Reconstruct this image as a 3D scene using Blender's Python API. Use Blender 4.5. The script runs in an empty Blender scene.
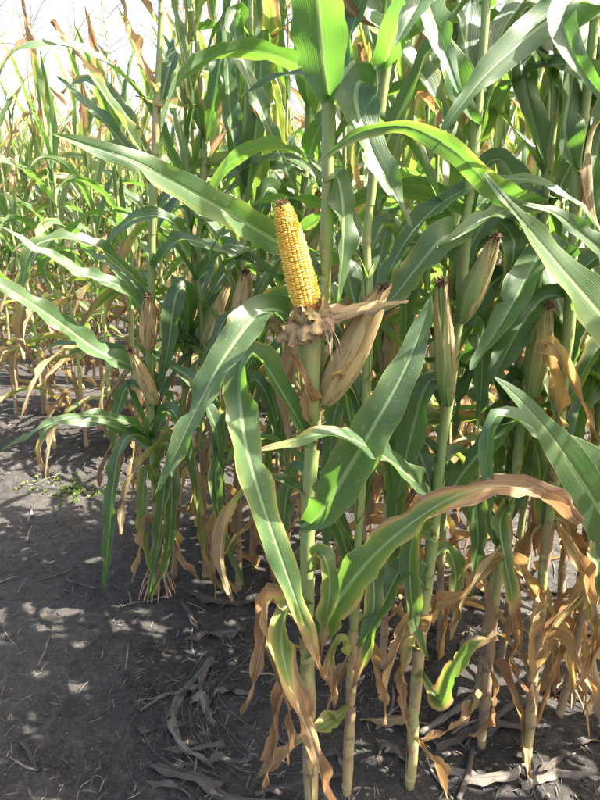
import bpy, math, random
import numpy as np
from mathutils import Vector, noise, Matrix

R = math.radians
scene = bpy.context.scene
col = scene.collection

# ------------------------------------------------------------------ camera
F, PITCH, CH = 622.0, R(17.8), 1.45            # focal length in photo pixels, tilt, eye height
CAM = Vector((0, 0, CH))
cam_data = bpy.data.cameras.new('camera')
cam_data.sensor_fit = 'VERTICAL'
cam_data.angle = 2 * math.atan(400 / F)
cam_data.clip_start, cam_data.clip_end = 0.02, 2000
camera = bpy.data.objects.new('camera', cam_data)
camera.location = CAM
camera.rotation_euler = (math.pi / 2 - PITCH, 0, 0)
col.objects.link(camera)
scene.camera = camera

# ------------------------------------------------------------------ sky, sun, exposure
SUN_AZ, SUN_EL = R(96), R(54)                  # azimuth measured from the view axis towards the right
world = bpy.data.worlds.new('World')
scene.world = world
world.use_nodes = True
wn = world.node_tree
sky = wn.nodes.new('ShaderNodeTexSky')
sky.sky_type = 'NISHITA'
sky.sun_disc = False
sky.sun_elevation = SUN_EL
sky.sun_rotation = SUN_AZ
sky.dust_density = 6.0
sky.air_density = 1.0
wn.links.new(sky.outputs[0], wn.nodes['Background'].inputs[0])
wn.nodes['Background'].inputs[1].default_value = 0.10
sun_data = bpy.data.lights.new('sun', 'SUN')
sun_data.energy = 5.0
sun_data.angle = R(0.5)
sun_data.color = (1.0, 0.95, 0.86)
sun = bpy.data.objects.new('sun', sun_data)
sdir = Vector((math.sin(SUN_AZ) * math.cos(SUN_EL), math.cos(SUN_AZ) * math.cos(SUN_EL), math.sin(SUN_EL)))
sun.rotation_euler = sdir.to_track_quat('Z', 'Y').to_euler()
sun.location = sdir * 20
col.objects.link(sun)
scene.view_settings.view_transform = 'Standard'
scene.view_settings.look = 'None'
scene.view_settings.gamma = 1
scene.view_settings.use_curve_mapping = False
scene.view_settings.exposure = 2.8
scene.cycles.max_bounces = 8
scene.cycles.transmission_bounces = 6
scene.cycles.transparent_max_bounces = 8

rng = random.Random(7)

# ------------------------------------------------------------------ pixel -> place
FWD = Vector((0, math.cos(PITCH), -math.sin(PITCH)))
UPV = Vector((0, math.sin(PITCH), math.cos(PITCH)))
def ray(px, py):
    return FWD + Vector((1, 0, 0)) * ((px - 300) / F) + UPV * ((400 - py) / F)
def at(px, py, Y):
    d = ray(px, py)
    return CAM + d * (Y / d.y)
def ground_at(px, py):
    d = ray(px, py)
    return CAM + d * (-CH / d.z)

# ------------------------------------------------------------------ materials
def new_mat(name):
    m = bpy.data.materials.new(name)
    m.use_nodes = True
    nt = m.node_tree
    for n in list(nt.nodes):
        nt.nodes.remove(n)
    return m, nt
class NT:
    def __init__(s, nt): s.nt = nt
    def n(s, kind, **kw):
        nd = s.nt.nodes.new('ShaderNode' + kind)
        for k, v in kw.items():
            setattr(nd, k, v)
        return nd
    def link(s, a, b): s.nt.links.new(a, b)
    def val(s, sock, v):
        if hasattr(v, 'is_output') or hasattr(v, 'links'):
            s.link(v, sock)
        else:
            sock.default_value = v
    def math(s, op, a, b=0.0, c=None, clamp=False):
        nd = s.n('Math', operation=op, use_clamp=clamp)
        s.val(nd.inputs[0], a); s.val(nd.inputs[1], b)
        if c is not None: s.val(nd.inputs[2], c)
        return nd.outputs[0]
    def mix(s, fac, a, b, mode='MIX'):
        nd = s.n('Mix', data_type='RGBA', blend_type=mode)
        s.val(nd.inputs[0], fac); s.val(nd.inputs[6], a); s.val(nd.inputs[7], b)
        return nd.outputs[2]
    def ramp(s, fac, stops):
        nd = s.n('ValToRGB')
        el = nd.color_ramp.elements
        while len(el) < len(stops): el.new(0.5)
        for e, (p, c) in zip(el, stops):
            e.position = p
            e.color = (*c, 1)
        s.val(nd.inputs[0], fac)
        return nd.outputs[0]
    def noise(s, vec, scale, detail=3, rough=0.55):
        nd = s.n('TexNoise')
        nd.inputs['Scale'].default_value = scale
        nd.inputs['Detail'].default_value = detail
        nd.inputs['Roughness'].default_value = rough
        if vec is not None: s.link(vec, nd.inputs['Vector'])
        return nd.outputs['Fac']
    def smooth(s, v, a, b):
        nd = s.n('MapRange', interpolation_type='SMOOTHSTEP')
        s.val(nd.inputs[0], v)
        nd.inputs[1].default_value = a; nd.inputs[2].default_value = b
        return nd.outputs[0]
    def scaled(s, vec, sc):
        nd = s.n('Mapping')
        nd.inputs['Scale'].default_value = sc
        s.link(vec, nd.inputs['Vector'])
        return nd.outputs[0]

DRY = [(0.0, (0.055, 0.094, 0.040)), (0.25, (0.14, 0.18, 0.045)), (0.42, (0.34, 0.29, 0.07)),
       (0.6, (0.43, 0.29, 0.11)), (0.8, (0.37, 0.21, 0.09)), (1.0, (0.23, 0.13, 0.065))]

def leaf_material():
    m, nt = new_mat('corn_leaf')
    g = NT(nt)
    uv = g.n('UVMap').outputs[0]
    sep = g.n('SeparateXYZ'); g.link(uv, sep.inputs[0])
    u, v = sep.outputs[0], sep.outputs[1]
    dry = g.n('Attribute', attribute_name='dry').outputs['Fac']
    oi = g.n('ObjectInfo')
    rnd = oi.outputs['Random']
    shift = g.n('VectorMath', operation='ADD')
    cmb = g.n('CombineXYZ'); g.link(g.math('MULTIPLY', rnd, 37.0), cmb.inputs[1]); g.link(g.math('MULTIPLY', rnd, 11.0), cmb.inputs[2])
    g.link(uv, shift.inputs[0]); g.link(cmb.outputs[0], shift.inputs[1])
    puv = shift.outputs[0]
    streak = g.noise(g.scaled(puv, (26, 1.6, 1)), 1.0, 4, 0.6)
    blotch = g.noise(g.scaled(puv, (2.2, 9, 1)), 1.0, 4, 0.6)
    vein = g.math('SINE', g.math('MULTIPLY', u, 150.0))
    # dryness broken up by streaks along the veins
    d2 = g.math('ADD', dry, g.math('MULTIPLY', g.math('SUBTRACT', streak, 0.5),
                g.math('MULTIPLY', g.smooth(dry, 0.02, 0.4), 1.15)))
    d2 = g.math('ADD', d2, g.math('MULTIPLY', g.math('SUBTRACT', blotch, 0.5), g.math('MULTIPLY', g.smooth(dry, 0.05, 0.5), 0.45)), clamp=True)
    base = g.ramp(d2, DRY)
    hsv = g.n('HueSaturation')
    g.link(base, hsv.inputs['Color'])
    g.link(g.math('ADD', 0.487, g.math('MULTIPLY', rnd, 0.026)), hsv.inputs['Hue'])
    g.link(g.math('ADD', 0.82, g.math('MULTIPLY', g.math('FRACT', g.math('MULTIPLY', rnd, 7.3)), 0.36)), hsv.inputs['Value'])
    c = hsv.outputs[0]
    c = g.mix(g.math('MULTIPLY', g.smooth(streak, 0.3, 0.8), 0.35), c, g.mix(0.5, c, (0.14, 0.22, 0.07, 1)))
    c = g.mix(g.math('MULTIPLY', g.math('ADD', vein, 1.0), 0.015), c, (0.2, 0.26, 0.1, 1))
    stain = g.noise(g.scaled(puv, (12, 5, 1)), 1.0, 4, .65)
    c = g.mix(g.math('MULTIPLY', g.math('MULTIPLY', g.smooth(stain, 0.52, 0.66), g.smooth(d2, .35, .6)), 0.65), c, (0.10, 0.06, 0.04, 1))
    # pale rusty flecks
    vor = g.n('TexVoronoi'); vor.inputs['Scale'].default_value = 1.0
    g.link(g.scaled(puv, (14, 60, 1)), vor.inputs['Vector'])
    fleck = g.math('LESS_THAN', vor.outputs['Distance'], 0.17)
    fleck = g.math('MULTIPLY', fleck, g.smooth(blotch, 0.46, 0.6))
    c = g.mix(g.math('MULTIPLY', fleck, 0.6), c, (0.36, 0.33, 0.16, 1))
    lesion = g.noise(g.scaled(puv, (5, 26, 1)), 1.0, 3, .5)
    c = g.mix(g.math('MULTIPLY', g.smooth(lesion, 0.66, 0.74), 0.7), c, (0.27, 0.19, 0.10, 1))
    cloudy = g.noise(g.scaled(puv, (1.2, 4, 1)), 1.0, 3, .5)
    c = g.mix(g.math('MULTIPLY', g.smooth(cloudy, 0.5, 0.75), 0.35), c, (0.15, 0.19, 0.07, 1))
    # midrib
    du = g.math('ABSOLUTE', g.math('SUBTRACT', u, 0.5))
    wrib = g.math('ADD', 0.024, g.math('MULTIPLY', g.math('SUBTRACT', 1.0, v), 0.05))
    rib = g.math('SUBTRACT', 1.0, g.smooth(g.math('DIVIDE', du, wrib), 0.55, 1.25))
    ribc = g.mix(g.smooth(d2, 0.2, 0.6), (0.30, 0.38, 0.17, 1), (0.45, 0.36, 0.2, 1))
    c = g.mix(g.math('MULTIPLY', rib, 0.8), c, ribc)
    # thin dry margin
    edge = g.math('MULTIPLY', g.smooth(du, 0.475, 0.499), g.math('ADD', 0.2, blotch))
    c = g.mix(g.math('MULTIPLY', edge, 0.6, clamp=True), c, (0.42, 0.33, 0.16, 1))
    geo = g.n('NewGeometry')
    c = g.mix(g.math('MULTIPLY', geo.outputs['Backfacing'], 0.3), c, g.mix(0.5, c, (0.17, 0.24, 0.13, 1)))
    p = g.n('BsdfPrincipled')
    g.link(c, p.inputs['Base Color'])
    rough = g.math('ADD', 0.36, g.math('MULTIPLY', g.smooth(d2, 0.1, 0.6), 0.38))
    rough = g.math('ADD', rough, g.math('MULTIPLY', blotch, 0.14))
    g.link(rough, p.inputs['Roughness'])
    p.inputs['Specular IOR Level'].default_value = 0.55
    p.inputs['Sheen Weight'].default_value = 0.0
    p.inputs['Sheen Roughness'].default_value = 0.4
    bump = g.n('Bump'); bump.inputs['Strength'].default_value = 0.35; bump.inputs['Distance'].default_value = 0.002
    h = g.math('ADD', g.math('MULTIPLY', vein, 0.10), g.math('ADD', g.math('MULTIPLY', streak, 1.0), g.math('MULTIPLY', rib, 1.2)))
    g.link(h, bump.inputs['Height'])
    g.link(bump.outputs[0], p.inputs['Normal'])
    tr = g.n('BsdfTranslucent')
    tc = g.ramp(d2, [(0.0, (0.13, 0.30, 0.03)), (0.3, (0.32, 0.38, 0.05)), (0.5, (0.5, 0.38, 0.11)), (0.75, (0.48, 0.26, 0.09)), (1.0, (0.28, 0.15, 0.07))])
    tc = g.mix(g.math('MULTIPLY', rib, 0.6), tc, (0.2, 0.26, 0.08, 1))
    g.link(tc, tr.inputs[0]); g.link(bump.outputs[0], tr.inputs['Normal'])
    mx = g.n('MixShader'); mx.inputs[0].default_value = 0.42
    g.link(p.outputs[0], mx.inputs[1]); g.link(tr.outputs[0], mx.inputs[2])
    out = g.n('OutputMaterial'); g.link(mx.outputs[0], out.inputs[0])
    return m

def stalk_material():
    m, nt = new_mat('corn_stalk')
    g = NT(nt)
    uv = g.n('UVMap').outputs[0]
    dry = g.n('Attribute', attribute_name='dry').outputs['Fac']
    node = g.n('Attribute', attribute_name='node').outputs['Fac']
    rnd = g.n('ObjectInfo').outputs['Random']
    co = g.n('TexCoord').outputs['Object']
    streak = g.noise(g.scaled(uv, (40, 3, 1)), 1.0, 3)
    blot = g.noise(co, 18.0, 4, 0.65)
    d2 = g.math('ADD', dry, g.math('MULTIPLY', g.math('SUBTRACT', blot, 0.5), 0.35), clamp=True)
    c = g.ramp(d2, [(0.0, (0.17, 0.23, 0.075)), (0.3, (0.26, 0.29, 0.10)), (0.55, (0.30, 0.25, 0.10)), (0.8, (0.28, 0.20, 0.105)), (1.0, (0.17, 0.115, 0.07))])
    c = g.mix(g.math('MULTIPLY', g.smooth(streak, 0.35, 0.75), 0.2), c, (0.42, 0.38, 0.2, 1))
    blot2 = g.noise(g.scaled(co, (1, 1, .35)), 42.0, 4, 0.7)
    c = g.mix(g.math('MULTIPLY', g.smooth(blot, 0.52, 0.64), g.math('ADD', 0.16, g.math('MULTIPLY', dry, 0.9), None, True)), c, (0.11, 0.05, 0.042, 1))
    c = g.mix(g.math('MULTIPLY', g.smooth(blot2, 0.5, 0.64), g.math('ADD', 0.2, g.math('MULTIPLY', dry, 0.9), None, True)), c, (0.20, 0.15, 0.08, 1))
    c = g.mix(g.math('MULTIPLY', node, 0.55), c, (0.33, 0.22, 0.11, 1))
    p = g.n('BsdfPrincipled'); g.link(c, p.inputs['Base Color']); p.inputs['Roughness'].default_value = 0.45
    p.inputs['Specular IOR Level'].default_value = 0.4
    b = g.n('Bump'); b.inputs['Strength'].default_value = 0.4; b.inputs['Distance'].default_value = 0.001
    g.link(streak, b.inputs['Height']); g.link(b.outputs[0], p.inputs['Normal'])
    out = g.n('OutputMaterial'); g.link(p.outputs[0], out.inputs[0])
    return m

def husk_material():
    m, nt = new_mat('corn_husk')
    g = NT(nt)
    uv = g.n('UVMap').outputs[0]
    dry = g.n('Attribute', attribute_name='dry').outputs['Fac']
    oi = g.n('ObjectInfo')
    cmb = g.n('CombineXYZ'); g.link(g.math('MULTIPLY', oi.outputs['Random'], 23.0), cmb.inputs[1])
    add = g.n('VectorMath', operation='ADD'); g.link(uv, add.inputs[0]); g.link(cmb.outputs[0], add.inputs[1])
    puv = add.outputs[0]
    streak = g.noise(g.scaled(puv, (34, 1.3, 1)), 1.0, 4, 0.6)
    blot = g.noise(g.scaled(puv, (5, 3.5, 1)), 1.0, 4, 0.6)
    d2 = g.math('ADD', dry, g.math('MULTIPLY', g.math('SUBTRACT', blot, 0.5), 0.4), clamp=True)
    c = g.ramp(d2, [(0.0, (0.15, 0.25, 0.065)), (0.3, (0.27, 0.31, 0.11)), (0.5, (0.47, 0.37, 0.16)), (0.75, (0.44, 0.30, 0.13)), (1.0, (0.27, 0.16, 0.08))])
    c = g.mix(g.math('MULTIPLY', g.smooth(streak, 0.35, 0.75), 0.4), c, g.mix(0.55, c, (0.62, 0.55, 0.34, 1)))
    c = g.mix(g.math('MULTIPLY', g.smooth(blot, 0.51, 0.63), g.math('MULTIPLY', g.smooth(dry, 0.35, 0.6), 0.62)), c, (0.09, 0.065, 0.05, 1))
    p = g.n('BsdfPrincipled'); g.link(c, p.inputs['Base Color']); p.inputs['Roughness'].default_value = 0.6
    p.inputs['Specular IOR Level'].default_value = 0.3
    b = g.n('Bump'); b.inputs['Strength'].default_value = 0.7; b.inputs['Distance'].default_value = 0.0025
    g.link(streak, b.inputs['Height']); g.link(b.outputs[0], p.inputs['Normal'])
    tr = g.n('BsdfTranslucent'); g.link(c, tr.inputs[0])
    mx = g.n('MixShader'); mx.inputs[0].default_value = 0.2
    g.link(p.outputs[0], mx.inputs[1]); g.link(tr.outputs[0], mx.inputs[2])
    out = g.n('OutputMaterial'); g.link(mx.outputs[0], out.inputs[0])
    return m

def simple_material(name, c1, c2, scale, rough=0.6, spec=0.3, bump=0.3, coat=0.0, translucent=0.0):
    m, nt = new_mat(name)
    g = NT(nt)
    co = g.n('TexCoord').outputs['Object']
    n = g.noise(co, scale, 4, 0.6)
    c = g.mix(g.smooth(n, 0.3, 0.7), (*c1, 1), (*c2, 1))
    p = g.n('BsdfPrincipled'); g.link(c, p.inputs['Base Color']); p.inputs['Roughness'].default_value = rough
    p.inputs['Specular IOR Level'].default_value = spec
    p.inputs['Coat Weight'].default_value = coat
    b = g.n('Bump'); b.inputs['Strength'].default_value = bump; b.inputs['Distance'].default_value = 0.002
    g.link(n, b.inputs['Height']); g.link(b.outputs[0], p.inputs['Normal'])
    out = g.n('OutputMaterial')
    if translucent:
        tr = g.n('BsdfTranslucent'); g.link(c, tr.inputs[0])
        mx = g.n('MixShader'); mx.inputs[0].default_value = translucent
        g.link(p.outputs[0], mx.inputs[1]); g.link(tr.outputs[0], mx.inputs[2])
        g.link(mx.outputs[0], out.inputs[0])
    else:
        g.link(p.outputs[0], out.inputs[0])
    return m

def kernel_material():
    m, nt = new_mat('corn_kernel')
    g = NT(nt)
    k = g.n('Attribute', attribute_name='dry').outputs['Fac']      # one value for each kernel
    node = g.n('Attribute', attribute_name='node').outputs['Fac']  # 1 on the crown dent
    c = g.ramp(k, [(0.0, (0.66, 0.36, 0.02)), (0.5, (0.78, 0.47, 0.035)), (1.0, (0.86, 0.58, 0.09))])
    c = g.mix(g.math('MULTIPLY', node, 0.55), c, (0.86, 0.66, 0.24, 1))
    p = g.n('BsdfPrincipled'); g.link(c, p.inputs['Base Color']); p.inputs['Roughness'].default_value = 0.28
    p.inputs['Subsurface Weight'].default_value = 0.12
    p.inputs['Subsurface Radius'].default_value = (0.004, 0.002, 0.0005)
    out = g.n('OutputMaterial'); g.link(p.outputs[0], out.inputs[0])
    return m

def soil_material():
    m, nt = new_mat('soil')
    g = NT(nt)
    co = g.n('TexCoord').outputs['Object']
    big = g.noise(co, 1.3, 5, 0.6)
    mid = g.noise(co, 14, 6, 0.65)
    fine = g.noise(co, 90, 5, 0.7)
    c = g.mix(g.smooth(big, 0.35, 0.68), (0.014, 0.0128, 0.0116, 1), (0.048, 0.043, 0.0375, 1))
    c = g.mix(g.math('MULTIPLY', g.smooth(mid, 0.45, 0.7), 0.5), c, (0.072, 0.063, 0.053, 1))
    c = g.mix(g.math('MULTIPLY', g.smooth(fine, 0.48, 0.66), 0.5), c, (0.085, 0.075, 0.064, 1))
    c = g.mix(g.math('MULTIPLY', g.smooth(g.noise(co, 38, 5, .7), 0.5, 0.62), 0.45), c, (0.011, 0.010, 0.0095, 1))
    vor = g.n('TexVoronoi'); vor.inputs['Scale'].default_value = 75; g.link(co, vor.inputs['Vector'])
    chaff = g.math('MULTIPLY', g.math('LESS_THAN', vor.outputs['Distance'], 0.14), g.smooth(mid, 0.5, 0.6))
    c = g.mix(g.math('MULTIPLY', chaff, 0.5), c, (0.12, 0.10, 0.08, 1))
    p = g.n('BsdfPrincipled'); g.link(c, p.inputs['Base Color']); p.inputs['Roughness'].default_value = 0.85
    p.inputs['Specular IOR Level'].default_value = 0.25
    b = g.n('Bump'); b.inputs['Strength'].default_value = 1.0; b.inputs['Distance'].default_value = 0.016
    h = g.math('ADD', mid, g.math('MULTIPLY', fine, 0.5))
    g.link(h, b.inputs['Height']); g.link(b.outputs[0], p.inputs['Normal'])
    out = g.n('OutputMaterial'); g.link(p.outputs[0], out.inputs[0])
    return m

M_LEAF = leaf_material()
M_STALK = stalk_material()
M_HUSK = husk_material()
M_KERNEL = kernel_material()
M_SOIL = soil_material()
M_COB = simple_material('cob_core', (0.32, 0.13, 0.05), (0.42, 0.2, 0.08), 200)
M_COBTIP = simple_material('cob_tip', (0.10, 0.05, 0.03), (0.3, 0.18, 0.08), 160)
M_SILK = simple_material('dry_silk', (0.045, 0.022, 0.014), (0.16, 0.075, 0.045), 120, 0.7)
M_SILK2 = simple_material('pale_silk', (0.40, 0.28, 0.18), (0.24, 0.12, 0.075), 90, 0.7)
M_TASSEL = simple_material('tassel', (0.36, 0.24, 0.13), (0.5, 0.38, 0.24), 30, 0.8)
M_ROOT = simple_material('brace_root', (0.42, 0.30, 0.16), (0.26, 0.13, 0.09), 60, 0.65)
M_LITTER = simple_material('litter', (0.06, 0.05, 0.042), (0.17, 0.14, 0.11), 25, 0.85, 0.2, 0.4)
def old_leaf_material():
    m, nt = new_mat('weathered_leaf')
    g = NT(nt)
    uv = g.n('UVMap').outputs[0]
    rnd = g.n('ObjectInfo').outputs['Random']
    streak = g.noise(g.scaled(uv, (22, 1.2, 1)), 1.0, 4, 0.7)
    blot = g.noise(g.n('TexCoord').outputs['Object'], 40, 4, .6)
    c = g.ramp(g.math('ADD', g.math('MULTIPLY', streak, .8), g.math('MULTIPLY', rnd, .2)), [(0.3, (0.035, 0.03, 0.026)), (0.5, (0.085, 0.072, 0.06)), (0.72, (0.19, 0.165, 0.135))])
    c = g.mix(g.math('MULTIPLY', g.smooth(blot, .5, .68), .6), c, (0.045, 0.04, 0.035, 1))
    p = g.n('BsdfPrincipled'); g.link(c, p.inputs['Base Color']); p.inputs['Roughness'].default_value = .85
    p.inputs['Specular IOR Level'].default_value = .2
    b = g.n('Bump'); b.inputs['Strength'].default_value = .9; b.inputs['Distance'].default_value = .003
    g.link(streak, b.inputs['Height']); g.link(b.outputs[0], p.inputs['Normal'])
    out = g.n('OutputMaterial'); g.link(p.outputs[0], out.inputs[0])
    return m
M_OLD = old_leaf_material()
M_WEED = simple_material('weed', (0.10, 0.16, 0.03), (0.19, 0.25, 0.06), 30, 0.5, 0.3, 0.1, 0, 0.3)

# ------------------------------------------------------------------ mesh helpers
def make_mesh(name, verts, faces, mat, uvs=None, dry=None, node=None, smooth=True):
    me = bpy.data.meshes.new(name)
    me.from_pydata([tuple(v) for v in verts], [], faces)
    if uvs is not None:
        lay = me.uv_layers.new(name='UVMap')
        idx = np.empty(len(me.loops), dtype=np.int32)
        me.loops.foreach_get('vertex_index', idx)
        lay.data.foreach_set('uv', np.asarray(uvs, dtype=np.float32)[idx].ravel())
    for nm, arr in (('dry', dry), ('node', node)):
        if arr is not None:
            a = me.attributes.new(nm, 'FLOAT', 'POINT')
            a.data.foreach_set('value', np.asarray(arr, dtype=np.float32))
    me.materials.append(mat)
    if smooth:
        me.polygons.foreach_set('use_smooth', np.ones(len(me.polygons), dtype=bool))
    me.update()
    return me

def obj(name, me, parent=None, loc=(0, 0, 0), rot=(0, 0, 0), scale=1.0, kind=None, label=None):
    o = bpy.data.objects.new(name, me)
    col.objects.link(o)
    if parent is not None: o.parent = parent
    o.location = loc
    o.rotation_euler = rot
    o.scale = (scale,) * 3
    if kind: o['kind'] = kind
    if label: o['label'] = label
    return o

def thing(name, label, cat, loc=(0, 0, 0), group=None):
    o = bpy.data.objects.new(name, None)
    o.empty_display_size = 0.1
    col.objects.link(o)
    o.location = loc
    o['label'] = label
    o['category'] = cat
    if group: o['group'] = group
    return o

def catmull(pts, n):
    """n+1 points, evenly spaced along a smooth curve through pts (numpy, any dimension)"""
    P = np.array(pts, dtype=float)
    P = np.vstack([2 * P[0] - P[1], P, 2 * P[-1] - P[-2]])
    out = []
    for i in range(1, len(P) - 2):
        p0, p1, p2, p3 = P[i - 1], P[i], P[i + 1], P[i + 2]
        for k in range(12):
            t = k / 12
            out.append(0.5 * ((2 * p1) + (-p0 + p2) * t + (2 * p0 - 5 * p1 + 4 * p2 - p3) * t * t + (-p0 + 3 * p1 - 3 * p2 + p3) * t ** 3))
    out.append(P[-2])
    out = np.array(out)
    d = np.linalg.norm(np.diff(out[:, :3], axis=0), axis=1)
    s = np.concatenate([[0], np.cumsum(d)])
    q = np.linspace(0, s[-1], n + 1)
    return np.stack([np.interp(q, s, out[:, k]) for k in range(out.shape[1])], axis=1), s[-1]

def unit(a):
    return a / np.maximum(np.linalg.norm(a, axis=-1, keepdims=True), 1e-9)

def sstep(x, a, b):
    t = np.clip((x - a) / (b - a), 0, 1)
    return t * t * (3 - 2 * t)

def width_profile(t):
    w = np.minimum(1.0, 0.50 + 1.9 * t) * np.power(np.clip(1 - np.power(t, 2.3), 0, 1), 0.72)
    return np.maximum(w, 0.012)

CROSS = np.array([-1, -0.8, -0.55, -0.3, -0.1, 0, 0.1, 0.3, 0.55, 0.8, 1.0])
CROSS_LOW = np.array([-1, -0.55, -0.12, 0, 0.12, 0.55, 1.0])

def blade(P, W, width, fold=18, ruffle=0.008, dry_all=0.0, dry_tip=1.4, dry_edge=0.0, seed=0, cross=CROSS, mat=None,
          name='leaf', wrap=True, curl=0.0, prof=None, rfreq=None, crumple=1.0):
    """a leaf blade along the points P with the width directions W"""
    n = len(P) - 1
    t = np.linspace(0, 1, n + 1)
    r = np.random.RandomState(seed)
    T = unit(np.gradient(P, axis=0))
    W = unit(W - T * np.sum(W * T, axis=1, keepdims=True))
    N = np.cross(W, T)
    ln = np.sum(np.linalg.norm(np.diff(P, axis=0), axis=1))
    w = (width_profile(t) if prof is None else prof(t)) * width / 2
    # small unevenness of the outline
    ph = r.rand(8) * 6.28
    f0 = np.radians(fold) * np.ones(n + 1)
    if wrap:
        f0 = f0 + np.radians(62) * np.power(1 - t, 14)
    f0 = f0 + np.radians(8) * np.sin(t * 7 + ph[0])
    dal = np.clip(dry_all + sstep(t, dry_tip - 0.16, dry_tip + 0.10), 0, 1)
    rf = rfreq if rfreq else (3.2 + 2.5 * r.rand()) * max(ln, 0.2) / 0.6
    verts, uvs, dr = [], [], []
    for j, u in enumerate(cross):
        sgn = 1 if u >= 0 else -1
        a = abs(u)
        ca = np.radians(curl) * a * (0.6 + 0.8 * dal) + f0
        x = w * u * np.cos(ca)
        z = w * a * np.sin(ca)
        phase = ph[1] if sgn > 0 else ph[2]
        wav = np.sin(t * rf * 6.28 + phase) + 0.5 * np.sin(t * rf * 11.3 + phase * 2.1)
        amp = ruffle * (1 + 0.7 * dal) * a ** 2 * np.sqrt(np.maximum(w / (width / 2), 0))
        z = z + wav * amp - 0.0012 * (a < 0.05)
        x = x + u * 0.0015 * (width / .08) * np.sin(t * 40 + ph[3] * sgn) * (1 + 1.5 * dal)
        crump = crumple * dal * width * .10 * (np.sin(t * 9 + ph[5] + u * 2.2) + .7 * np.sin(t * 17 + ph[6] - u * 3.1)) * np.minimum(1, t * 5)
        z = z + crump
        verts.append(P + W * x[:, None] + N * z[:, None])
        uvs.append(np.stack([np.full(n + 1, 0.5 + u / 2), t], axis=1))
        e = dry_edge * a ** 3 * (0.6 + 0.5 * np.sin(t * 9 + ph[4] + sgn) + 0.3 * np.sin(t * 23 + ph[5]))
        dt = sstep(t + 0.10 * a * a * (1 + np.sin(ph[6] + sgn)), dry_tip - 0.16, dry_tip + 0.10)
        dr.append(np.clip(dry_all + dt + np.clip(e, 0, 1), 0, 1))
    if width > .03 and wrap:
        for q in range(2 + int(4 * dry_edge) + (3 if dry_all > .4 else 0)):
            i = r.randint(int(n * .2), n - 1)
            side = (0, 1) if r.rand() < .5 else (-1, -2)
            dp = r.uniform(.12, .4)
            for c_ in side:
                verts[c_][i] = verts[c_][i] + (P[i] - verts[c_][i]) * (dp if c_ in (0, -1) else dp * .6)
    m = len(cross)
    V = np.stack(verts, axis=1).reshape(-1, 3)
    U = np.stack(uvs, axis=1).reshape(-1, 2)
    D = np.stack(dr, axis=1).reshape(-1)
    faces = [(i * m + j, i * m + j + 1, (i + 1) * m + j + 1, (i + 1) * m + j) for i in range(n) for j in range(m - 1)]
    if mat is False:
        return V, faces, U, D
    return make_mesh(name, V, faces, mat or M_LEAF, U, D)

def tube(P, rad, sides=9, cap=True):
    P = np.array(P, dtype=float)
    n = len(P)
    rad = np.broadcast_to(np.asarray(rad, dtype=float), (n,))
    T = unit(np.gradient(P, axis=0))
    ref = np.array([0.0, 1.0, 0.0]) if abs(T[0][1]) < 0.8 else np.array([1.0, 0, 0])
    A = unit(np.cross(T, ref)); B = np.cross(T, A)
    verts, uvs, faces = [], [], []
    for i in range(n):
        for k in range(sides):
            a = 6.28318 * k / sides
            verts.append(P[i] + (A[i] * math.cos(a) + B[i] * math.sin(a)) * rad[i])
            uvs.append((k / sides, i / (n - 1)))
    for i in range(n - 1):
        for k in range(sides):
            faces.append((i * sides + k, i * sides + (k + 1) % sides, (i + 1) * sides + (k + 1) % sides, (i + 1) * sides + k))
    if cap:
        faces.append(tuple(range(sides))[::-1])
        faces.append(tuple((n - 1) * sides + k for k in range(sides)))
    return verts, faces, uvs

class Join:
    def __init__(s): s.v, s.f, s.u, s.d, s.nd = [], [], [], [], []
    def add(s, v, f, u=None, d=0.0, nd=0.0):
        o = len(s.v)
        s.v.extend([tuple(q) for q in v])
        s.f.extend([tuple(i + o for i in q) for q in f])
        s.u.extend([tuple(q) for q in (u if u is not None else [(0, 0)] * len(v))])
        s.d.extend(list(d) if hasattr(d, '__len__') else [d] * len(v))
        s.nd.extend(list(nd) if hasattr(nd, '__len__') else [nd] * len(v))
    def mesh(s, name, mat, smooth=True): return make_mesh(name, s.v, s.f, mat, s.u, s.d, s.nd, smooth)

# ------------------------------------------------------------------ ground
def soil_z(x, y):
    d = math.hypot(x, y - 1.5)
    fade = 1.0 if d < 6 else max(0.0, 1 - (d - 6) / 6)
    if fade <= 0: return 0.0
    z = 0.030 * noise.noise(Vector((x * 1.1, y * 1.1, 3.1))) + 0.018 * noise.noise(Vector((x * 4.3, y * 4.3, 9.7)))
    z += 0.009 * noise.noise(Vector((x * 13, y * 13, 1.3)))
    return z * fade
def soil_zf(x, y):
    z = soil_z(x, y)
    if abs(x) < 3.2 and 0.3 < y < 4.5:
        c = noise.noise(Vector((x * 31, y * 31, 4.4)))
        z += 0.010 * c + 0.010 * max(0, noise.noise(Vector((x * 55, y * 55, 8.8)))) + .012 * max(0, noise.noise(Vector((x * 21, y * 21, 2.8))) - .25)
    return z

def stretched(lo, hi, step, far):
    a = list(np.arange(lo, hi + 1e-6, step))
    s = step
    while a[-1] < far:
        s *= 1.35; a.append(a[-1] + s)
    s = step
    while a[0] > -far:
        s *= 1.35; a.insert(0, a[0] - s)
    return a
gx = stretched(-2.2, 2.0, 0.016, 400)
gy = stretched(0.7, 4.3, 0.018, 400)
gv = [(x, y, soil_zf(x, y)) for y in gy for x in gx]
nx = len(gx)
gf = [(j * nx + i, j * nx + i + 1, (j + 1) * nx + i + 1, (j + 1) * nx + i) for j in range(len(gy) - 1) for i in range(nx - 1)]
soil = obj('ground', make_mesh('ground', gv, gf, M_SOIL), kind='structure')
soil['label'] = 'dark bare field soil with chaff and sun flecks'

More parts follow.
